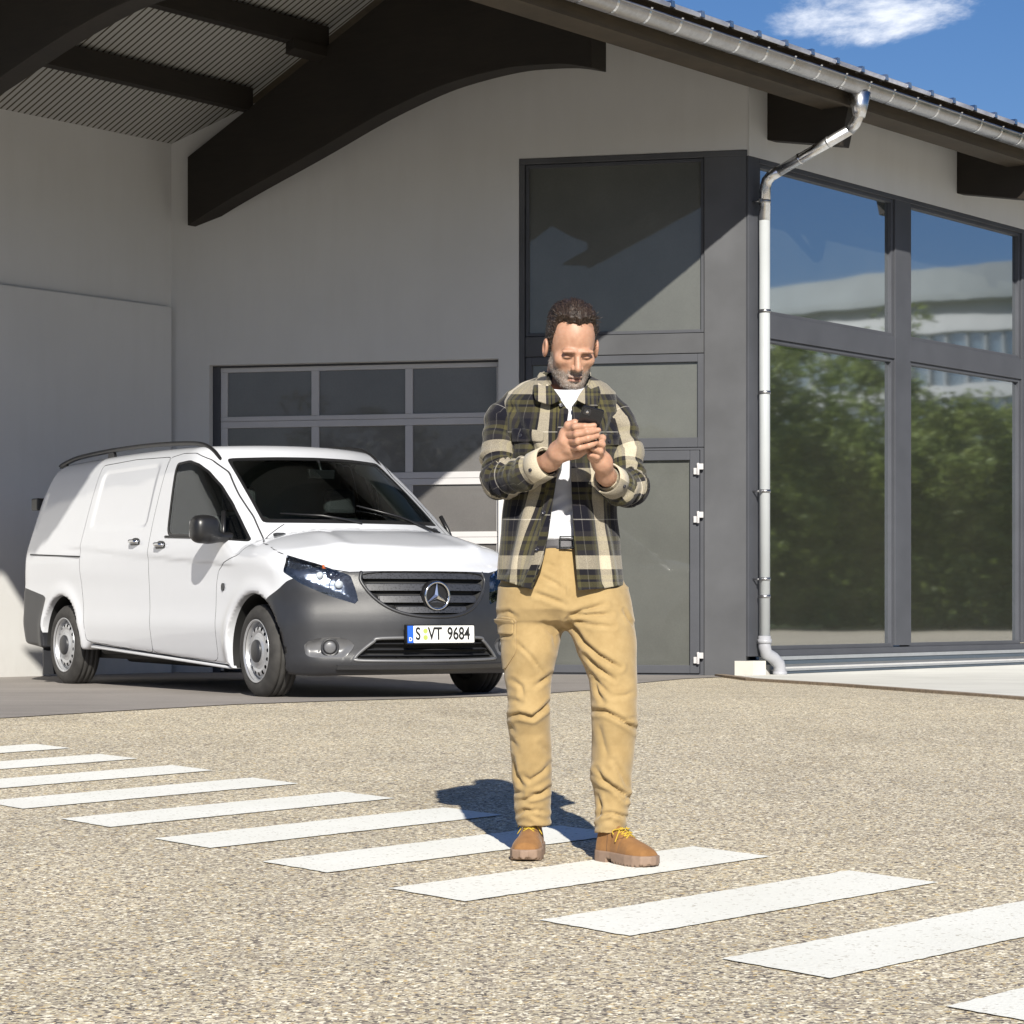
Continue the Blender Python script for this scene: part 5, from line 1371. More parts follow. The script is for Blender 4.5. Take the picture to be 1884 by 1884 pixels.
creases = [  # (polyline in photo pixels, depth m, width px)
 ([(1043, 1135), (1075, 1122), (1112, 1112)], .009, 4.5), ([(1048, 1133), (1085, 1131), (1125, 1130)], .008, 4), ([(1046, 1140), (1090, 1150), (1128, 1153)], .008, 4),
 ([(1044, 1142), (1060, 1160), (1072, 1180), (1100, 1205), (1140, 1228)], .015, 4.5), ([(1078, 1205), (1098, 1228), (1130, 1250)], .012, 4.2), ([(1088, 1240), (1105, 1262), (1120, 1275)], .008, 4),
 ([(1092, 1252), (1100, 1275), (1112, 1293)], .009, 4), ([(1092, 1308), (1112, 1308), (1140, 1322), (1170, 1342)], .015, 4.5), ([(1150, 1322), (1172, 1322)], .008, 3.5), ([(1125, 1282), (1150, 1280), (1165, 1274)], .006, 4.5),
 ([(1098, 1415), (1112, 1437), (1135, 1452), (1160, 1468)], .014, 4.5), ([(1135, 1458), (1150, 1473), (1163, 1464)], .008, 3.5), ([(1090, 1425), (1105, 1435), (1120, 1437)], .008, 5), ([(1130, 1400), (1148, 1432), (1155, 1450)], .007, 5),
 ([(1100, 1500), (1122, 1496), (1140, 1500), (1158, 1503)], .009, 3.6), ([(1098, 1465), (1104, 1485), (1098, 1505)], .012, 4.5), ([(1118, 1512), (1132, 1500)], .006, 3.5), ([(1100, 1330), (1110, 1370), (1118, 1395)], .005, 6),
 ([(992, 1058), (1020, 1072), (1038, 1085)], .007, 4.5), ([(985, 1092), (1010, 1100), (1040, 1112)], .010, 4.5), ([(1000, 1035), (1030, 1045)], .004, 4), ([(1037, 1010), (1038, 1060), (1040, 1105)], .004, 2.6),
 ([(950, 1182), (975, 1205), (1000, 1240)], .006, 3.6), ([(915, 1130), (935, 1125), (950, 1135)], .006, 4), ([(1000, 1150), (1020, 1170), (1022, 1195)], .006, 6),
 ([(934, 1319), (955, 1314), (980, 1320), (1000, 1305), (1012, 1293)], .015, 4.5), ([(942, 1252), (958, 1262), (962, 1280)], .009, 4.5), ([(985, 1262), (1000, 1252), (1013, 1242)], .010, 4.5), ([(940, 1288), (958, 1292)], .010, 4.5), ([(935, 1325), (945, 1345)], .007, 4),
 ([(938, 1358), (950, 1374)], .007, 4), ([(942, 1395), (950, 1425), (962, 1445)], .013, 4.5), ([(960, 1425), (975, 1436), (1000, 1420), (1012, 1405)], .007, 4.5), ([(978, 1462), (995, 1460), (1012, 1450)], .015, 4.5), ([(953, 1475), (975, 1468), (990, 1462)], .008, 4),
 ([(950, 1502), (965, 1490), (985, 1492)], .009, 3.6), ([(985, 1489), (1005, 1496)], .008, 3.6), ([(940, 1455), (962, 1458)], .008, 4), ([(995, 1370), (1010, 1385)], .005, 5), ([(1148, 1122), (1158, 1140), (1170, 1155)], .010, 3.0), ([(917, 1169), (944, 1171)], .010, 2.6)]
Vt, Qt = surfnet(trous, (-.10, 7.95, -.22), (.46, 8.62, .95), .0056)
Gt = mnrm(trous, Vt, Qt); px, py = PX(Vt), PY(Vt); q2 = np.stack([px, py], 1)
fr = sstep(.25, -.45, Gt[:, 1])
dsp = wob(Vt, 26, 12, 0, (.9, .6, 1.5))*.0015+wob(Vt, 70, 10, 9, (.5, .5, 1.3))*.0008
for pl_, dep, wd in creases:
    d = polyline_d(q2, pl_); e0 = np.minimum(np.hypot(*(q2-np.array(pl_[0])).T), np.hypot(*(q2-np.array(pl_[-1])).T)); tp = sstep(0, 16, e0)*.7+.3
    wd = wd*.72; dsp -= fr*tp*dep*1.05*np.exp(-(d/wd)**1.3); dsp += fr*tp*dep*.40*np.exp(-((d-wd*2.4)/(wd*1.6))**2)
# gathered folds at the hems and the knee backs
dsp += .0022*np.sin((py+8*np.sin(px*.08))*.33)*sstep(1455, 1515, py)
Vt = Vt+Gt*dsp[:, None]
Tt = tris(Qt)
mesh_from('trousers', Vt, Tt, M['khaki'], man)
# cargo pockets as raised flaps on the thighs
def patch(name, fn, V, T, poly, off, mat, parent, thick=.004, front_=True, G=None, **kw):
    """a patch of cloth lying on a surface, its outline given in photo pixels"""
    q = np.stack([PX(V), PY(V)], 1); g = G if G is not None else mnrm(fn, V, T)
    f = np.maximum(sdpoly(q, poly)*.0018, g[:, 1]*.1 if front_ else -1)
    V2, T2, L2, I = cut(V, T, np.zeros(len(T), int), f)
    n = len(V); g2 = mnrm(fn, V2, T2[I]); o = mesh_from(name, V2+g2*off, T2[I], mat, parent, **kw)
    m = o.modifiers.new('thick', 'SOLIDIFY'); m.thickness = thick; m.offset = -1; return o
pk = rounded([(914, 1133), (950, 1138), (950, 1200), (930, 1232), (914, 1225)], 4, .15)
patch('cargo_pocket', trous, Vt, Tt, pk, .0045, M['khaki'], man)
patch('pocket_flap', trous, Vt, Tt, rounded([(912, 1138), (947, 1141), (946, 1168), (912, 1165)], 3, .1), .009, M['khaki'], man, .003)
# belt
def beltf(P): return vtube(P, [(975, 1034, 93, .02, .735), (1012, 1034, 99, .02, .735)])
Vq, Qq = surfnet(beltf, (-.02, 8.05, .80), (.36, 8.5, .93), .008)
mesh_from('belt', Vq, tris(Qq), M['leather'], man)
bm = bmesh.new()
c = MP(1044, 997, -.128)
for (x0, x1, z0, z1) in ((-.026, .022, .016, .0195), (-.026, .022, -.0195, -.016), (-.026, -.022, -.016, .016), (.018, .022, -.016, .016)):
    hexa(bm, [Vector(c)+Vector(q) for q in ((x0, 0, z0), (x1, 0, z0), (x1, .006, z0), (x0, .006, z0), (x0, 0, z1), (x1, 0, z1), (x1, .006, z1), (x0, .006, z1))])
build('belt_buckle', bm, M['chrome'], man)
# ---- torso: white tee under the open shirt
tee = [(705, 1038, 48, .03, .9), (722, 1038, 80, .03, .8), (745, 1036, 92, .03, .80), (800, 1034, 96, .02, .86), (850, 1034, 92, .02, .86), (900, 1034, 88, .02, .84), (960, 1034, 90, .02, .80), (994, 1034, 96, .02, .76)]
def teef(P): return vtube(P, tee)
Vq, Qq = surfnet(teef, (-.02, 8.02, .83), (.38, 8.55, 1.42), .010)
G = mnrm(teef, Vq, Qq); Vq = Vq+G*((wob(Vq, 30, 10, 5, (1, 1, .5))*.003+.004*np.sin((PY(Vq)+PX(Vq)*.55)*.26)*sstep(900, 925, PY(Vq))*sstep(990, 975, PY(Vq))))[:, None]
tq = tris(Qq)
Vc, Tc, _, I = cut(Vq, tq, np.zeros(len(tq), int), np.maximum(ell(Vq, MP(1040, 706, -.03), (.080, .15, .028)), -1)*1.)
mesh_from('tshirt', Vc, Tc[~I], M['tee'], man)
# ---- overshirt body
sh = [(690, 1038, 30, .04, 1.2), (697, 1038, 52, .04, 1.1), (707, 1036, 80, .035, .88), (721, 1033, 101, .03, .74), (740, 1031, 106, .02, .78), (800, 1033, 108, .01, .88), (860, 1032, 104, .01, .90), (920, 1031, 103, .01, .92), (980, 1031, 108, .01, .92), (1030, 1031, 113, .01, .90), (1100, 1031, 118, .01, .88)]
def shirt(P): return vtube(P, sh)
Vs, Qs = surfnet(shirt, (-.10, 7.98, .62), (.45, 8.62, 1.43), .0085)
Ts = tris(Qs); Gs = mnrm(shirt, Vs, Ts)
px, py = PX(Vs), PY(Vs); fr = sstep(.2, -.4, Gs[:, 1])
dsp = wob(Vs, 22, 12, 20, (1.4, 1, .55))*.0045+wob(Vs, 50, 10, 30)*.0012
scr = [([(1000, 905), (985, 960), (968, 1030), (950, 1072)], .010, 9), ([(960, 900), (950, 960), (930, 1050)], .010, 9), ([(1085, 905), (1100, 960), (1112, 1070)], .010, 8), ([(1120, 930), (1132, 1000), (1140, 1070)], .008, 8),
       ([(945, 750), (960, 790), (985, 830)], .010, 6), ([(1130, 770), (1115, 810), (1105, 835)], .010, 6), ([(960, 845), (985, 850), (1010, 870)], .008, 6), ([(1080, 880), (1100, 900)], .008, 6)]
q2 = np.stack([px, py], 1)
for pl_, dep, wd in scr:
    d = polyline_d(q2, pl_); dsp -= fr*dep*np.exp(-(d/wd)**2); dsp += fr*dep*.5*np.exp(-((d-wd*2)/(wd*1.4))**2)
# panels hang away from the body towards the opening
dsp += fr*.012*sstep(880, 1060, py)*np.exp(-((px-1000)/40)**2)+fr*.010*sstep(880, 1060, py)*np.exp(-((px-1066)/30)**2)
Vs = Vs+Gs*dsp[:, None]
def suv(V):
    px, py = PX(V), PY(V); cx = .166; ang = np.arctan2(V[:, 0]-cx, -(V[:, 1]-(YM+.01)))
    up = ang*.19*4600/YM*.97       # arc length in photo pixels
    dn = np.clip(py-850, 0, 400); up = up+np.where(up < 0, .30*dn, -.10*dn)*sstep(1.6, .7, np.abs(ang))
    return np.stack([(up+50)/104., (py-1022)/161.], 1)
opening = [(1047, 752), (1040, 800), (1036, 850), (1024, 880), (1017, 925), (1009, 985), (999, 1030), (976, 1090), (960, 1130), (1080, 1130), (1064, 1090), (1060, 1040), (1056, 985), (1053, 930), (1051, 880), (1052, 800), (1054, 752)]
neck = [(1003, 660), (1006, 706), (1022, 722), (1046, 756), (1072, 722), (1086, 706), (1088, 660)]
hemp = [(880, 1060), (915, 1066), (945, 1074), (976, 1084), (1020, 1092), (1064, 1086), (1105, 1083), (1150, 1076), (1200, 1070), (1200, 1200), (880, 1200)]
q2 = np.stack([PX(Vs), PY(Vs)], 1); frontm = (Gs[:, 1])*30
f = np.minimum(np.maximum(sdpoly(q2, opening), frontm), np.maximum(sdpoly(q2, neck), frontm)); f = np.minimum(f, sdpoly(q2, hemp))
V2, T2, _, I = cut(Vs, Ts, np.zeros(len(Ts), int), f)
so_ = mesh_from('overshirt', V2, T2[~I], M['plaid'], man, uv=suv(V2)); m = so_.modifiers.new('thick', 'SOLIDIFY'); m.thickness = .004; m.offset = -1
overshirt = so_
# placket and chest pockets
def spatch(name, poly, off, thick=.003):
    q = np.stack([PX(Vs), PY(Vs)], 1); f = np.maximum(sdpoly(q, poly), Gs[:, 1]*30)
    V3, T3, _, I3 = cut(Vs, Ts, np.zeros(len(Ts), int), f); g3 = mnrm(shirt, V3, T3[I3])
    o = mesh_from(name, V3+g3*off, T3[I3], M['plaid'], overshirt, uv=suv(V3)+np.array([.07, .05])); m = o.modifiers.new('thick', 'SOLIDIFY'); m.thickness = thick; m.offset = -1
spatch('placket', [(1030, 752), (1025, 800), (1018, 850), (1007, 885), (1000, 925), (992, 985), (982, 1030), (959, 1079), (975, 1083.5), (998, 1030), (1008, 985), (1016, 925), (1023, 880), (1035, 850), (1039, 800), (1046, 752)], .0035)
spatch('chest_pocket', [(948, 790), (1000, 796), (1000, 860), (948, 860)], .004); spatch('chest_pocket', [(1086, 800), (1136, 803), (1134, 855), (1088, 855)], .004)
spatch('pocket_flap', [(945, 788), (1002, 794), (1001, 813), (945, 813)], .009); spatch('pocket_flap', [(1084, 797), (1139, 800), (1137, 818), (1086, 822)], .009)
def snap(px, py):      # point on the shirt's surface under this place of the photo
    d = np.hypot(PX(Vs)-px, PY(Vs)-py)+(Gs[:, 1] > -.2)*999; i = int(d.argmin()); return Vs[i], Gs[i]
def button(p, g, r=.0065, parent=None):
    bm = bmesh.new(); g = Vector(g).normalized(); e1 = g.cross(Vector((0, 0, 1))).normalized(); e2 = e1.cross(g); p = Vector(p)
    lathe(bm, [(-.002, r), (.0025, r), (.003, r*.8), (.0018, r*.6), (.0018, .0005)], lambda a, x, y: p+g*a+e1*x+e2*y, 12); build('button', bm, M['button'], parent or overshirt)
for (bx_, by_) in ((1032, 748), (1004, 944), (992, 1011), (961, 802), (1117, 811)):
    p, g = snap(bx_, by_); button(p+g*.010, g)
# collar
def collar(pts, dy, name='collar'):
    """folded collar flap: outline in photo pixels with its own depth at every corner"""
    bm = bmesh.new(); vs = [bm.verts.new(Vector(MP(x, y, d))) for x, y, d in pts]
    uvl = bm.loops.layers.uv.new('UVMap')
    c = sum((v.co for v in vs), Vector())/len(vs); cv = bm.verts.new(c+Vector((0, -.006, 0)))
    for i in range(len(vs)):
        f = bm.faces.new((vs[i], vs[(i+1) % len(vs)], cv)); f.smooth = True
        for l in f.loops: l[uvl].uv = ((l.vert.co.x*4600/YM+23)/70., (l.vert.co.z*4600/YM)/95.+.1)
    bmesh.ops.subdivide_edges(bm, edges=bm.edges[:], cuts=2, use_grid_fill=True)
    o = build(name, bm, M['plaid'], overshirt); m = o.modifiers.new('thick', 'SOLIDIFY'); m.thickness = .006; m.offset = 0
    s = o.modifiers.new('sub', 'SUBSURF'); s.levels = 1; s.render_levels = 1
collar([(1001, 680, .02), (1006, 700, -.06), (1024, 722, -.130), (1034, 736, -.165), (1012, 746, -.165), (984, 737, -.150), (980, 712, -.115), (986, 696, -.02), (992, 686, .02)], 0)
collar([(1086, 690, .02), (1083, 703, -.06), (1068, 722, -.130), (1060, 736, -.165), (1076, 744, -.165), (1100, 750, -.150), (1106, 722, -.115), (1100, 704, -.02), (1094, 695, .02)], 0)
def cstand(P):
    c = MP(1040, 700, .035); q = np.sqrt(((P[:, 0]-c[0])/.082)**2+((P[:, 1]-c[1])/.088)**2); z = P[:, 2]-c[2]+.25*(P[:, 1]-c[1])*-.6
    return smax(np.abs((q-1)*.084+.1*(z))-.006, np.abs(z)-.030, .006)
Vq, Qq = surfnet(cstand, (.05, 8.15, 1.28), (.30, 8.50, 1.46), .006)
keep = ~((Vq[Qq].mean(1)[:, 1] < 8.25)); mesh_from('collar_stand', Vq, tris(Qq[keep]), M['plaid'], overshirt, uv=suv(Vq))
# ---- sleeves
def sleeve(pts, rs, name, ub, vb):
    pts = [np.array(p) for p in pts]
    def f(P): return chain(P, pts, rs, .035)
    lo = np.min(pts, 0)-.11; hi = np.max(pts, 0)+.11
    V, Q = surfnet(f, lo, hi, .0075); G = mnrm(f, V, Q)
    L = np.cumsum([0]+[np.linalg.norm(b-a) for a, b in zip(pts, pts[1:])])
    # along-limb coordinate
    best = np.full(len(V), 9.); tl = np.zeros(len(V)); ang = np.zeros(len(V)); wsum = np.zeros(len(V))
    for i, (a, b) in enumerate(zip(pts, pts[1:])):
        e = b-a; t = np.clip(((V-a)@e)/(e@e), -.15 if i == 0 else 0, 1); c = a+t[:, None]*e; d = np.linalg.norm(V-c, axis=1)
        w_ = np.exp(-(d/.03)**2*2)+1e-9; tl += w_*(L[i]+t*np.linalg.norm(e)); wsum += w_
        r = V-c; en = e/np.linalg.norm(e); x1 = np.array([0, -1, 0.])-en*(-en[1]); x1 /= np.linalg.norm(x1); x2 = np.cross(en, x1)
        m = d < best; best = np.where(m, d, best); ang = np.where(m, np.arctan2(r@x2, r@x1), ang)
    tl /= wsum
    dsp = wob(V, 30, 12, 40, (1, 1, 1))*.0035
    el = L[len(pts)//2]
    dsp += .0065*np.sin(tl*150+2.2*np.sin(ang+1)+wob(V, 18, 6, 3))*np.exp(-((tl-el)/.10)**2)+.004*np.sin(tl*125+1.8*np.sin(ang*2)+2)*sstep(el+.03, el+.1, tl)*sstep(L[-1]-.01, L[-1]-.05, tl)
    dsp += .0045*np.sin(tl*85+2.5*np.sin(ang))*sstep(.02, .10, tl)*sstep(el, el-.1, tl)
    V = V+G*dsp[:, None]
    end = pts[-1]; d_ = pts[-1]-pts[-2]; d_ /= np.linalg.norm(d_)
    T = tris(Q); V2, T2, _, I = cut(V, T, np.zeros(len(T), int), (V-end)@d_)
    # recompute coordinates on the cut mesh by nearest old vertex
    tl2 = np.concatenate([tl, np.full(len(V2)-len(V), L[-1])]); an2 = np.concatenate([ang, np.zeros(len(V2)-len(V))])
    n0 = len(V)
    for i in range(n0, len(V2)):
        j = np.argmin(((V-V2[i])**2).sum(1)); an2[i] = ang[j]
    uv = np.stack([(an2*.060*4600/YM+ub)/104., (tl2*4600/YM+vb)/161.], 1)
    o = mesh_from(name, V2, T2[I], M['plaid'], overshirt, uv=uv); m = o.modifiers.new('thick', 'SOLIDIFY'); m.thickness = .004; m.offset = -1
    # cuff
    cpts = [end-d_*.055, end+d_*.004]
    bm = bmesh.new(); e1 = np.cross(d_, [0, 0, 1.]); e1 /= np.linalg.norm(e1); e2 = np.cross(e1, d_)
    uvl = bm.loops.layers.uv.new('UVMap'); rr = rs[-1]+.003; seg = 28; rings = []
    for (t, r) in ((-.058, rr+.001), (-.055, rr+.006), (.002, rr+.004), (.004, rr-.001), (-.03, rr-.003)):
        rings.append([bm.verts.new(Vector(end+d_*t+(e1*math.cos(6.2832*k/seg)*1.0+e2*math.sin(6.2832*k/seg)*1.05)*r)) for k in range(seg)])
    for i, (r0, r1) in enumerate(zip(rings, rings[1:])):
        for k in range(seg):
            fc = bm.faces.new((r0[k], r0[(k+1) % seg], r1[(k+1) % seg], r1[k])); fc.smooth = True
            for l, (kk, ii) in zip(fc.loops, ((k, i), (k+1, i), (k+1, i+1), (k, i+1))): l[uvl].uv = (.04+.14*((kk*1.3/seg) % 1.0 if kk < seg*.45 else .5)+(.5 if seg*.5 < kk < seg*.8 else 0), .02+.03*ii)
    bmesh.ops.recalc_face_normals(bm, faces=bm.faces[:]); build('cuff', bm, M['plaid'], o)
    return end, d_, e1, e2, rr
WR_L = MP(1014, 848, -.295); WR_R = MP(1114, 874, -.27)
cuL = sleeve([MP(953, 743, .03), MP(928, 778, .01), MP(918, 830, -.03), MP(921, 884, -.09), MP(965, 872, -.20), MP(1006, 851, -.275)], [.054, .058, .053, .054, .050, .044], 'sleeve', 60, 60)
cuR = sleeve([MP(1110, 743, .03), MP(1134, 780, .01), MP(1150, 835, -.02), MP(1154, 895, -.07), MP(1141, 896, -.16), MP(1118, 880, -.245)], [.054, .060, .053, .058, .052, .043], 'sleeve', 20, 60)
for cu_, ang_ in ((cuL, -2.2), (cuR, -.9)):
    end, d_, e1, e2, rr = cu_; g = e1*math.cos(ang_)+e2*math.sin(ang_)
    best = min([e1*math.cos(a)+e2*math.sin(a) for a in np.linspace(0, 6.28, 40)], key=lambda v: v[1]+.25*abs(v[2]))
    best = best+np.array([0, 0, -.35]); best /= np.linalg.norm(best)
    button(end-d_*.025+best*(rr+.007), best, .006)
# ---- skin: head, neck, hands in one surface
HC = MP(1051, 640, -.06)                      # centre of the head
yaw, pit, rol = R(13), R(-27), R(2)
fw = np.array([math.sin(yaw)*math.cos(pit), -math.cos(yaw)*math.cos(pit), math.sin(pit)]); fw /= np.linalg.norm(fw)
rt = np.cross(fw, [0, 0, 1.]); rt /= np.linalg.norm(rt); rt = -rt; upv = np.cross(fw, rt); upv /= np.linalg.norm(upv)
if upv[2] < 0: upv = -upv
HM = np.stack([rt, fw, upv])                   # rows: local axes (x to the picture's right, y out of the face, z up)
HS = 1.03
def hl(P): return ((P-HC)@HM.T)/HS
def hw(L): return HC+(np.atleast_2d(L)*HS)@HM
def head_l(L):
    x = np.abs(L[:, 0]); S = np.stack([x, L[:, 1], L[:, 2]], 1)
    f = ell(S, (0, -.014, .036), (.0735, .098, .092))
    f = smin(f, ell(S, (0, .028, -.035), (.060, .062, .082)), .028)
    f = smin(f, ell(S, (0, .066, -.092), (.026, .022, .022)), .026)
    f = smin(f, rcone(S, (.050, .0, -.052), (.018, .062, -.098), .017, .016), .022)
    f = smin(f, ell(S, (.042, .058, -.018), (.023, .022, .020)), .018)
    f = smin(f, ell(S, (.025, .0845, .0195), (.027, .012, .0085)), .012)
    f = smax(f, -ell(S, (.031, .103, .002), (.021, .021, .0120)), .014)
    f = smin(f, ell(S, (.031, .0735, -.001), (.0140, .0125, .0095)), .004)
    f = smax(f, -ell(S, (.031, .0905, -.0035), (.0145, .004, .0016)), .003)
    f = smin(f, rcone(S, (0, .086, .014), (0, .112, -.028), .0075, .0115), .010)
    f = smin(f, ell(S, (.0125, .1005, -.031), (.0085, .010, .0075)), .005)
    f = smax(f, -ell(S, (.007, .106, -.0405), (.0038, .005, .003)), .002)
    f = smax(f, -ell(S, (.040, .088, -.052), (.014, .008, .024)), .012)
    f = smin(f, ell(S, (0, .0875, -.0635), (.025, .0090, .0060)), .006)
    f = smin(f, ell(S, (0, .0865, -.0755), (.018, .0085, .006)), .006)
    f = smax(f, -ell(np.stack([x, S[:, 1], S[:, 2]-2.2*x*x], 1), (0, .0965, -.0695), (.029, .011, .0018)), .003)
    f = smax(f, -ell(S, (0, .097, -.0865), (.016, .009, .005)), .008)
    ear = ell(S, (.0835, -.006, -.004), (.009, .020, .031)); ear = smax(ear, -ell(S, (.0925, -.002, -.001), (.008, .011, .019)), .004)
    return smin(f, ear, .006)
NK0, NK1 = MP(1037, 690, .015), MP(1036, 730, .045)
def headf(P):
    f = head_l(hl(P))*HS
    return smin(f, rcone(P, NK0+np.array([.004, .0, .02]), NK1, .058, .066), .020)
Vh, Qh = surfnet(headf, HC-.155-np.array([0, 0, .07]), HC+.155, .0036)
L = hl(Vh); x, y, z = np.abs(L[:, 0]), L[:, 1], L[:, 2]
bd = sstep(-.036, -.058, z+.20*np.clip(.055-y, 0, .1)-.10*np.clip(.03-y, 0, .1)+.25*np.clip(.045-x, 0, .05)*(y > .06)*1.0)
bd = np.maximum(bd, sstep(.050, .058, x)*sstep(.045, .020, y)*sstep(-.010, .004, y+.0)*sstep(.01, -.02, z))     # sideburn
mus = sstep(.030, .022, x)*sstep(-.040, -.046, z)*sstep(-.060, -.055, z)*(y > .07); bd = np.maximum(bd, mus*.9)
bd *= 1-sstep(.024, .020, x)*sstep(-.061, -.064, z)*sstep(-.081, -.078, z)*(y > .075)
bd *= 1-.75*sstep(-.10, -.16, z+.0*y)*(y < .05); bd *= (z > -.128)*(x < .0765); bd *= sstep(.0, .012, y+.02)
lip = sstep(.021, .016, x)*(sstep(-.060, -.063, z)*sstep(-.081, -.078, z))*(y > .08)*.8; 
ear_red = sstep(.078, .086, x)*.35*(np.abs(z) < .04); lip = np.maximum(lip, ear_red)
brow_shade = np.exp(-((z-.0205+.6*np.clip(x-.036, 0, .03)-.03*(x-.03))/.0046)**2)*sstep(.008, .016, x)*sstep(.054, .040, x)*(y > .06)*.38
lash = np.exp(-((z+.0042)/.0034)**2)*sstep(.014, .018, x)*sstep(.050, .044, x)*(y > .07)*1.0; socket_shade = np.exp(-((z-.0105)/.003)**2)*sstep(.014, .018, x)*sstep(.050, .044, x)*(y > .06)*.4  # lash line plus eye crease and socket shade painted into the skin colour
brow_shade = np.maximum(np.maximum(brow_shade, lash), socket_shade)  # attribute mixes brow hair with painted crease shade
nostril_shade = np.exp(-((x-.0075)/.004)**2-((z+.0395)/.0025)**2)*(y > .095)*.4; brow_shade = np.maximum(brow_shade, nostril_shade)  # nostril shade painted into the skin colour
mouth_shade = np.exp(-((z+.0695-2.2*x*x)/.0017)**2)*sstep(.028, .024, x)*(y > .07)*.55; brow_shade = np.maximum(brow_shade, mouth_shade)  # shade of the mouth crease painted in
Gh = mnrm(headf, Vh, Qh); Vh = Vh+Gh*(bd*(.0014+.0008*wob(Vh, 420, 8, 12)))[:, None]
# hands: phone held in his right hand, left hand cupping it
def M3(px, py, dy): return MP(px, py, dy)
PHC = MP(1082, 783, -.42)
handA = []   # his right hand (left in the picture): fingers wrap across the back of the phone
fA_ = [((1046, 789, -.395), (1058, 785, -.432), (1076, 784.5, -.442), (1093, 783, -.436)), ((1046, 800, -.395), (1060, 799, -.436), (1080, 795, -.446), (1101, 791.5, -.434)),
       ((1048, 812, -.392), (1063, 812, -.433), (1082, 807, -.443), (1100, 802, -.430)), ((1052, 823, -.385), (1066, 824, -.424), (1083, 820, -.433), (1097, 815, -.420))]
rA = [(.0125, .0112, .0100, .0082), (.0125, .0112, .0100, .0082), (.0120, .0108, .0096, .0080), (.0112, .0098, .0088, .0074)]
fB_ = [((1105, 822, -.345), (1108, 806, -.385), (1098, 803, -.405)), ((1106, 832, -.345), (1108, 818, -.39), (1096, 814, -.412)), ((1104, 842, -.345), (1104, 830, -.388), (1090, 826, -.405)), ((1100, 850, -.34), (1098, 840, -.378), (1086, 836, -.392))]
def handf(P):
    # palm A
    f = chain(P, [WR_L, MP(1027, 832, -.335), MP(1040, 812, -.375)], [.029, .030, .026], .02)
    f = smin(f, chain(P, [MP(1040, 797, -.38), MP(1048, 826, -.375)], [.0195, .0175], .01), .018)
    f = smin(f, chain(P, [MP(1034, 838, -.345), MP(1060, 834, -.365), MP(1078, 826, -.372)], [.021, .017, .014], .01), .012)
    for pts, rs in zip(fA_, rA):
        g = chain(P, [MP(*p) for p in pts], rs, .004); f = smin(f, g, .0035)
    f = smin(f, chain(P, [MP(1038, 800, -.375), MP(1046, 783, -.40), MP(1058, 778, -.408), MP(1068, 783, -.405)], [.016, .0135, .0115, .009], .005), .005)
    # forearm A back into the sleeve
    f = smin(f, rcone(P, MP(980, 866, -.23), WR_L, .034, .0285), .02)
    g0 = chain(P, [MP(1128, 888, -.20), WR_R, MP(1108, 852, -.32), MP(1098, 834, -.345)], [.036, .028, .030, .027], .02)
    g0 = smin(g0, chain(P, [MP(1102, 858, -.33), MP(1090, 838, -.37), MP(1094, 822, -.385), MP(1106, 812, -.39)], [.019, .016, .013, .010], .006), .010)
    for p3 in fB_:
        g0 = smin(g0, chain(P, [MP(*p) for p in p3], (.0125, .0108, .0085), .004), .004)
    return smin(f, g0, .002)
lo = MP(1000, 900, -.5); hi = MP(1135, 760, -.2)
Vn, Qn = surfnet(handf, (lo[0]-.03, 7.78, lo[2]-.02), (hi[0]+.03, 8.12, hi[2]+.02), .0034)
Gn = mnrm(handf, Vn, Qn)
Vn = Vn+Gn*((wob(Vn, 160, 8, 4)*.0007))[:, None]
# the covered part of the body, slimmer than the clothes
def under(P):
    f = vtube(P, [(a, b, c*.86, d, e*.9) for a, b, c, d, e in legL[:-2]]); f = smin(f, vtube(P, [(a, b, c*.86, d, e*.9) for a, b, c, d, e in legR[:-2]]), .02)
    f = smin(f, vtube(P, [(730, 1036, 70, .04, .7), (760, 1034, 80, .03, .75), (900, 1034, 80, .02, .75), (1000, 1034, 85, .02, .66), (1110, 1036, 100, .01, .6)]), .03)
    f = smin(f, rcone(P, NK1, MP(1036, 790, .03), .05, .08), .03)
    f = smin(f, chain(P, [MP(955, 740, .03), MP(926, 800, .0), MP(922, 880, -.09), MP(985, 864, -.235)], [.045, .040, .038, .030], .02), .03)
    return smin(f, chain(P, [MP(1115, 742, .03), MP(1142, 800, .0), MP(1153, 893, -.07), MP(1126, 886, -.21)], [.045, .040, .038, .030], .02), .03)
Vu, Qu = surfnet(under, (-.12, 7.9, -.1), (.48, 8.6, 1.42), .016)
Va = np.concatenate([Vh, Vn, Vu]); Qa = np.concatenate([Qh, Qn+len(Vh), Qu+len(Vh)+len(Vn)])
z0 = np.zeros(len(Vn)+len(Vu))
body_m = mesh_from('body', Va, Qa, M['skin'], man, attr={'beard': np.concatenate([bd, z0]), 'lip': np.concatenate([lip, z0]), 'brow_shade': np.concatenate([brow_shade, z0])})
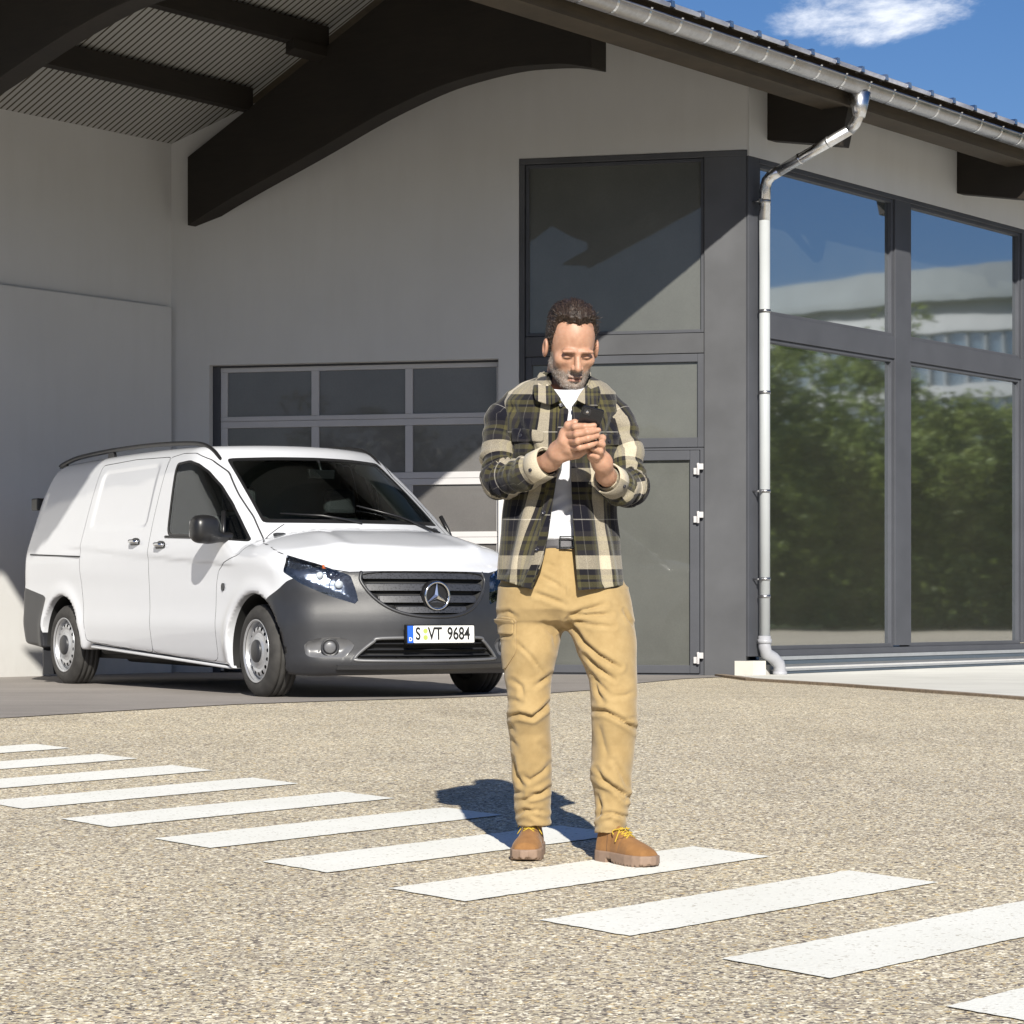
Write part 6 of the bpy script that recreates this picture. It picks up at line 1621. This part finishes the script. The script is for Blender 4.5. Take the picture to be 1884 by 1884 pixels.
# fingernails
# ---- hair
def hairf(P):
    L = hl(P); x, y, z = np.abs(L[:, 0]), L[:, 1], L[:, 2]
    base = ell(np.stack([x, y, z], 1), (0, -.016, .038), (.0745, .099, .094))*HS
    th = .006+.014*sstep(.03, .11, z)-.004*sstep(.05, -.03, z)
    yl = np.interp(z, [-.12, -.06, -.035, -.02, .0, .03, .055, .075, .09, .10, .112, .125], [-.055, -.035, .0, .012, .018, .026, .026, .030, .038, .048, .064, .085])
    yl = yl+.012*sstep(.022, .0, x)*sstep(.07, .10, z)-.020*sstep(.025, .050, x)*sstep(.06, .09, z)*sstep(.070, .056, x)+.003*np.sin(L[:, 0]*230+1)
    th = th*(.25+.75*sstep(-.002, .034, yl-y))*(1-.35*sstep(.055, .075, x))
    f = base-th-(.0006+.0012*sstep(0, .02, yl-y))*wob(np.stack([L[:, 0]*1.0, L[:, 1]*.16, L[:, 2]*.5], 1), 300, 9, 7)
    f = smax(f, (y-yl)*.8, .008); f = smax(f, (-.10-z), .01)
    earcut = ell(np.stack([x, y, z], 1), (.088, -.004, -.010), (.016, .022, .030)); f = smax(f, -earcut, .004)
    return f
Vr, Qr = surfnet(hairf, HC-.17, HC+.17, .0038)
hair_o = mesh_from('hair', Vr, tris(Qr), M['hair'], man)
def strands(fn, n, sel, flow, ln, r, name, mat, V, Q, parent, seed=3):
    rg = np.random.default_rng(seed); g = mnrm(fn, V, Q); idx = np.where(sel(hl(V)))[0]; idx = rg.choice(idx, n)
    verts, faces = [], []
    for i in idx:
        p = V[i]+rg.normal(0, .0015, 3); gg = g[i]; fl = flow(hl(V[i:i+1])[0])@HM; fl = fl-gg*(fl@gg); fl /= np.linalg.norm(fl)+1e-9
        sd = np.cross(fl, gg); l = ln*rg.uniform(.6, 1.3); k = len(verts); w_ = r*rg.uniform(.7, 1.3)
        lift = rg.uniform(.05, .30)
        p0 = p-gg*.001; p1 = p+fl*l*.5+gg*l*lift*.35+sd*rg.normal(0, l*.04); p2 = p+fl*l+gg*l*lift*.25+sd*rg.normal(0, l*.08)
        verts += [p0-sd*w_, p0+sd*w_, p1-sd*w_*.8, p1+sd*w_*.8, p1+gg*w_, p2]
        faces += [(k, k+1, k+3, k+2), (k+2, k+3, k+5), (k+2, k+4, k+5), (k+3, k+5, k+4)]
    me = bpy.data.meshes.new(name); me.from_pydata([tuple(v) for v in verts], [], faces); me.update(); return link(name, me, mat, parent)
strands(hairf, 2600, lambda L: (L[:, 2] > -.09), lambda l: np.array([l[0]*2.2+.15, -1., .25-.9*(l[1] < .0)]), .026, .0012, 'hair_strands', M['hair'], Vr, Qr, hair_o)
bsel = np.zeros(len(Vh), bool); bsel[:] = bd > .6
def bsel_f(L): return bsel
strands(headf, 2600, bsel_f, lambda l: np.array([l[0]*1.5, .3, -1.]), .0055, .00045, 'beard', M['greyhair'], Vh, Qh, man)
# ---- boots
def boot(heel, toe, name, lace_side=1):
    heel = Vector(heel); toe = Vector(toe); gzv = gz((heel.y+toe.y)/2)
    d = (toe-heel); d.z = 0; Ln = d.length; yv = np.array([d.x/Ln, d.y/Ln, 0]); xv = np.array([yv[1], -yv[0], 0]); sl = -.0235*-yv[1]*0
    slope = (gz(toe.y)-gz(heel.y))/Ln; yv3 = yv+np.array([0, 0, slope]); yv3 /= np.linalg.norm(yv3); zv = np.cross(xv, yv3); zv = zv if zv[2] > 0 else -zv
    O = np.array([heel.x, heel.y, gz(heel.y)]); k = Ln/.285
    def loc(P): q = P-O; return np.stack([q@xv, q@yv3/k, q@zv], 1)
    def wld(a, b, c): return Vector(O+xv*a+yv3*b*k+zv*c)
    def outline(y): return np.interp(y, [0, .02, .05, .10, .15, .20, .24, .27, .285], [.018, .033, .037, .036, .043, .050, .047, .036, .012])
    def upf(P):
        L = loc(P); x, y, z = L[:, 0], L[:, 1], L[:, 2]
        hgt = np.interp(y, [-.01, .02, .08, .12, .17, .22, .262, .285], [.118, .132, .132, .114, .090, .075, .060, .036])
        w_ = outline(np.clip(y, 0, .285))+.001
        wz_ = w_*np.interp(z, [.02, .05, .09, .12], [1., .98, .84, .74])
        a = (np.abs(x)/wz_)**2.3+(np.clip(z-.03, 0, 1)/(hgt-.03+1e-6))**2.6
        f = (a**(1/2.4)-1)*.035
        f = smax(f, -y-.004, .012); f = smax(f, y-.283, .012); f = smax(f, .022-z, .004)
        return f
    def solef(P):
        L = loc(P); x, y, z = L[:, 0], L[:, 1], L[:, 2]; w_ = outline(np.clip(y, 0, .285))+.0055
        f = np.abs(x)-w_; f = smax(f, -y-.006, .01); f = smax(f, y-.290, .01); f = smax(f, z-.040, .004); f = smax(f, -(.0025-np.abs(z-.0255))*1.-(np.abs(x)-w_+.004)*0-np.where(np.abs(x) > w_-.004, 0, .05), .001) if 0 else f
        bot = np.where(y < .085, 0, np.interp(y, [.085, .105, .125, .24, .29], [.018, .016, .004, .001, .010]))
        lug = .0055*(np.sin(y*360) > .1)*(np.abs(x) > w_-.014)
        return smax(f, bot+lug*(y > .1)-z, .002)
    lo = np.minimum(np.array(wld(-.08, -.04, -.02)), np.array(wld(.08, .33, .16))); pts = np.array([wld(a, b, c)[:] for a in (-.08, .08) for b in (-.04, .33) for c in (-.03, .16)])
    be = empty(name, tuple(O), man); pmw = man.matrix_world.copy(); be.matrix_parent_inverse = pmw.inverted(); bpy.context.view_layer.update()
    V, Q = surfnet(upf, pts.min(0), pts.max(0), .0045); G = mnrm(upf, V, Q); Lq = loc(V)
    dsp = wob(V, 70, 8, 2)*.0009-.0022*np.exp(-((Lq[:, 1]-.155+.25*np.abs(Lq[:, 0]))/.004)**2)*(Lq[:, 2] > .05)
    V = V+G*dsp[:, None]; mesh_from('upper', V, Q, M['boot'], be)
    V, Q = surfnet(solef, pts.min(0), pts.max(0), .0042); mesh_from('sole', V, Q, M['sole'], be)
    def top(x, y):
        zz = np.linspace(.03, .14, 120); P = np.array([wld(x, y, c)[:] for c in zz]); v = upf(P); i = np.where(v < 0)[0]
        return float(zz[i[-1]]) if len(i) else .06
    bm = bmesh.new()
    for y in (.112, .126, .140, .153):
        for s in (1, -1):
            pts_ = [wld(s*-.019, y, top(s*-.019, y)+.002), wld(0, y+.007, top(0, y+.007)+.0045), wld(s*.019, y+.013, top(s*.019, y+.013)+.002)]
            tube(bm, pts_, .0021, 6)
    for s in (1, -1):
        z = top(0, .125)+.005; a = (wld(0, .125, z)); lp = [a+Vector(xv)*s*.040*t+Vector(zv)*(.008*math.sin(t*3.1)+(-.018)*t)+Vector(yv3)*(.018*math.sin(t*6.2)) for t in np.linspace(0, 1, 9)]
        tube(bm, lp, .0021, 6); lp = [a+Vector(xv)*s*(.012+.03*t)+Vector(zv)*(-.045*t+.004)+Vector(yv3)*(.01*t) for t in np.linspace(0, 1, 7)]; tube(bm, lp, .0020, 6)
    build('laces', bm, M['lace'], be)
    bm = bmesh.new()      # stitched seams
    for s in (1, -1):
        tube(bm, [wld(s*x_, y_, top(s*x_, y_)+.0004) for x_, y_ in ((.0, .172), (.012, .164), (.022, .152), (.030, .130))], .0012, 5)
        ps = []
        for z_ in np.linspace(.034, .10, 7):
            xs = np.linspace(.015, .07, 60); P = np.array([wld(s*a, .085-.15*(z_-.034), z_)[:] for a in xs]); v = upf(P); i = np.where(v < 0)[0]; ps.append(wld(s*(float(xs[i[-1]]) if len(i) else .03)+s*.0006, .085-.15*(z_-.034), z_))
        tube(bm, ps, .0012, 5)
    build('stitching', bm, M['thread'], be)
hl_ = lambda px, Y: ((px-942)/4600*Y, Y, 0)
boot(hl_(984, 8.50), hl_(964, 8.225), 'boot'); boot(hl_(1104, 8.27), hl_(1201, 8.055), 'boot')
# ---- the phone
pu = (MP(1090, 755, -.455)-MP(1072, 810, -.395)); pu /= np.linalg.norm(pu); pr_ = np.array([1, -.05, 0.]); pr_ -= pu*(pr_@pu); pr_ /= np.linalg.norm(pr_); pn = np.cross(pr_, pu); pn = pn if pn[1] < 0 else -pn
pc = MP(1081, 787, -.415)
pe = empty('phone', tuple(pc)); tag(pe, 'black smartphone held in both hands of the man', 'phone'); bpy.context.view_layer.update()
def ph(a, b, d): return Vector(pc+pr_*a+pu*b+pn*d)
W2, H2 = .0355, .074
bm = bmesh.new(); prism(bm, rounded([(-W2, -H2), (W2, -H2), (W2, H2), (-W2, H2)], 5, .10), ph, -.004, .004); build('phone_body', bm, simple('phone_back', (.012, .012, .014), .25), pe, bevel=.0015)
bm = bmesh.new(); prism(bm, rounded([(-W2+.003, -H2+.004), (W2-.003, -H2+.004), (W2-.003, H2-.004), (-W2+.003, H2-.004)], 5, .08), ph, -.0048, -.0041); build('screen', bm, simple('phone_screen', (.02, .025, .03), .08), pe)
bm = bmesh.new(); prism(bm, rounded([(-.028, .046), (-.006, .046), (-.006, .068), (-.028, .068)], 4, .2), ph, .0041, .006)
build('camera_bump', bm, simple('lens_plate', (.03, .03, .033), .2), pe)
bm = bmesh.new(); lathe(bm, [(.006, .0045), (.0075, .0045), (.0075, .003), (.0065, .001)], lambda a, x, y: ph(-.017+x, .057+y, a), 16); build('camera_lens', bm, M['chrome'], pe)
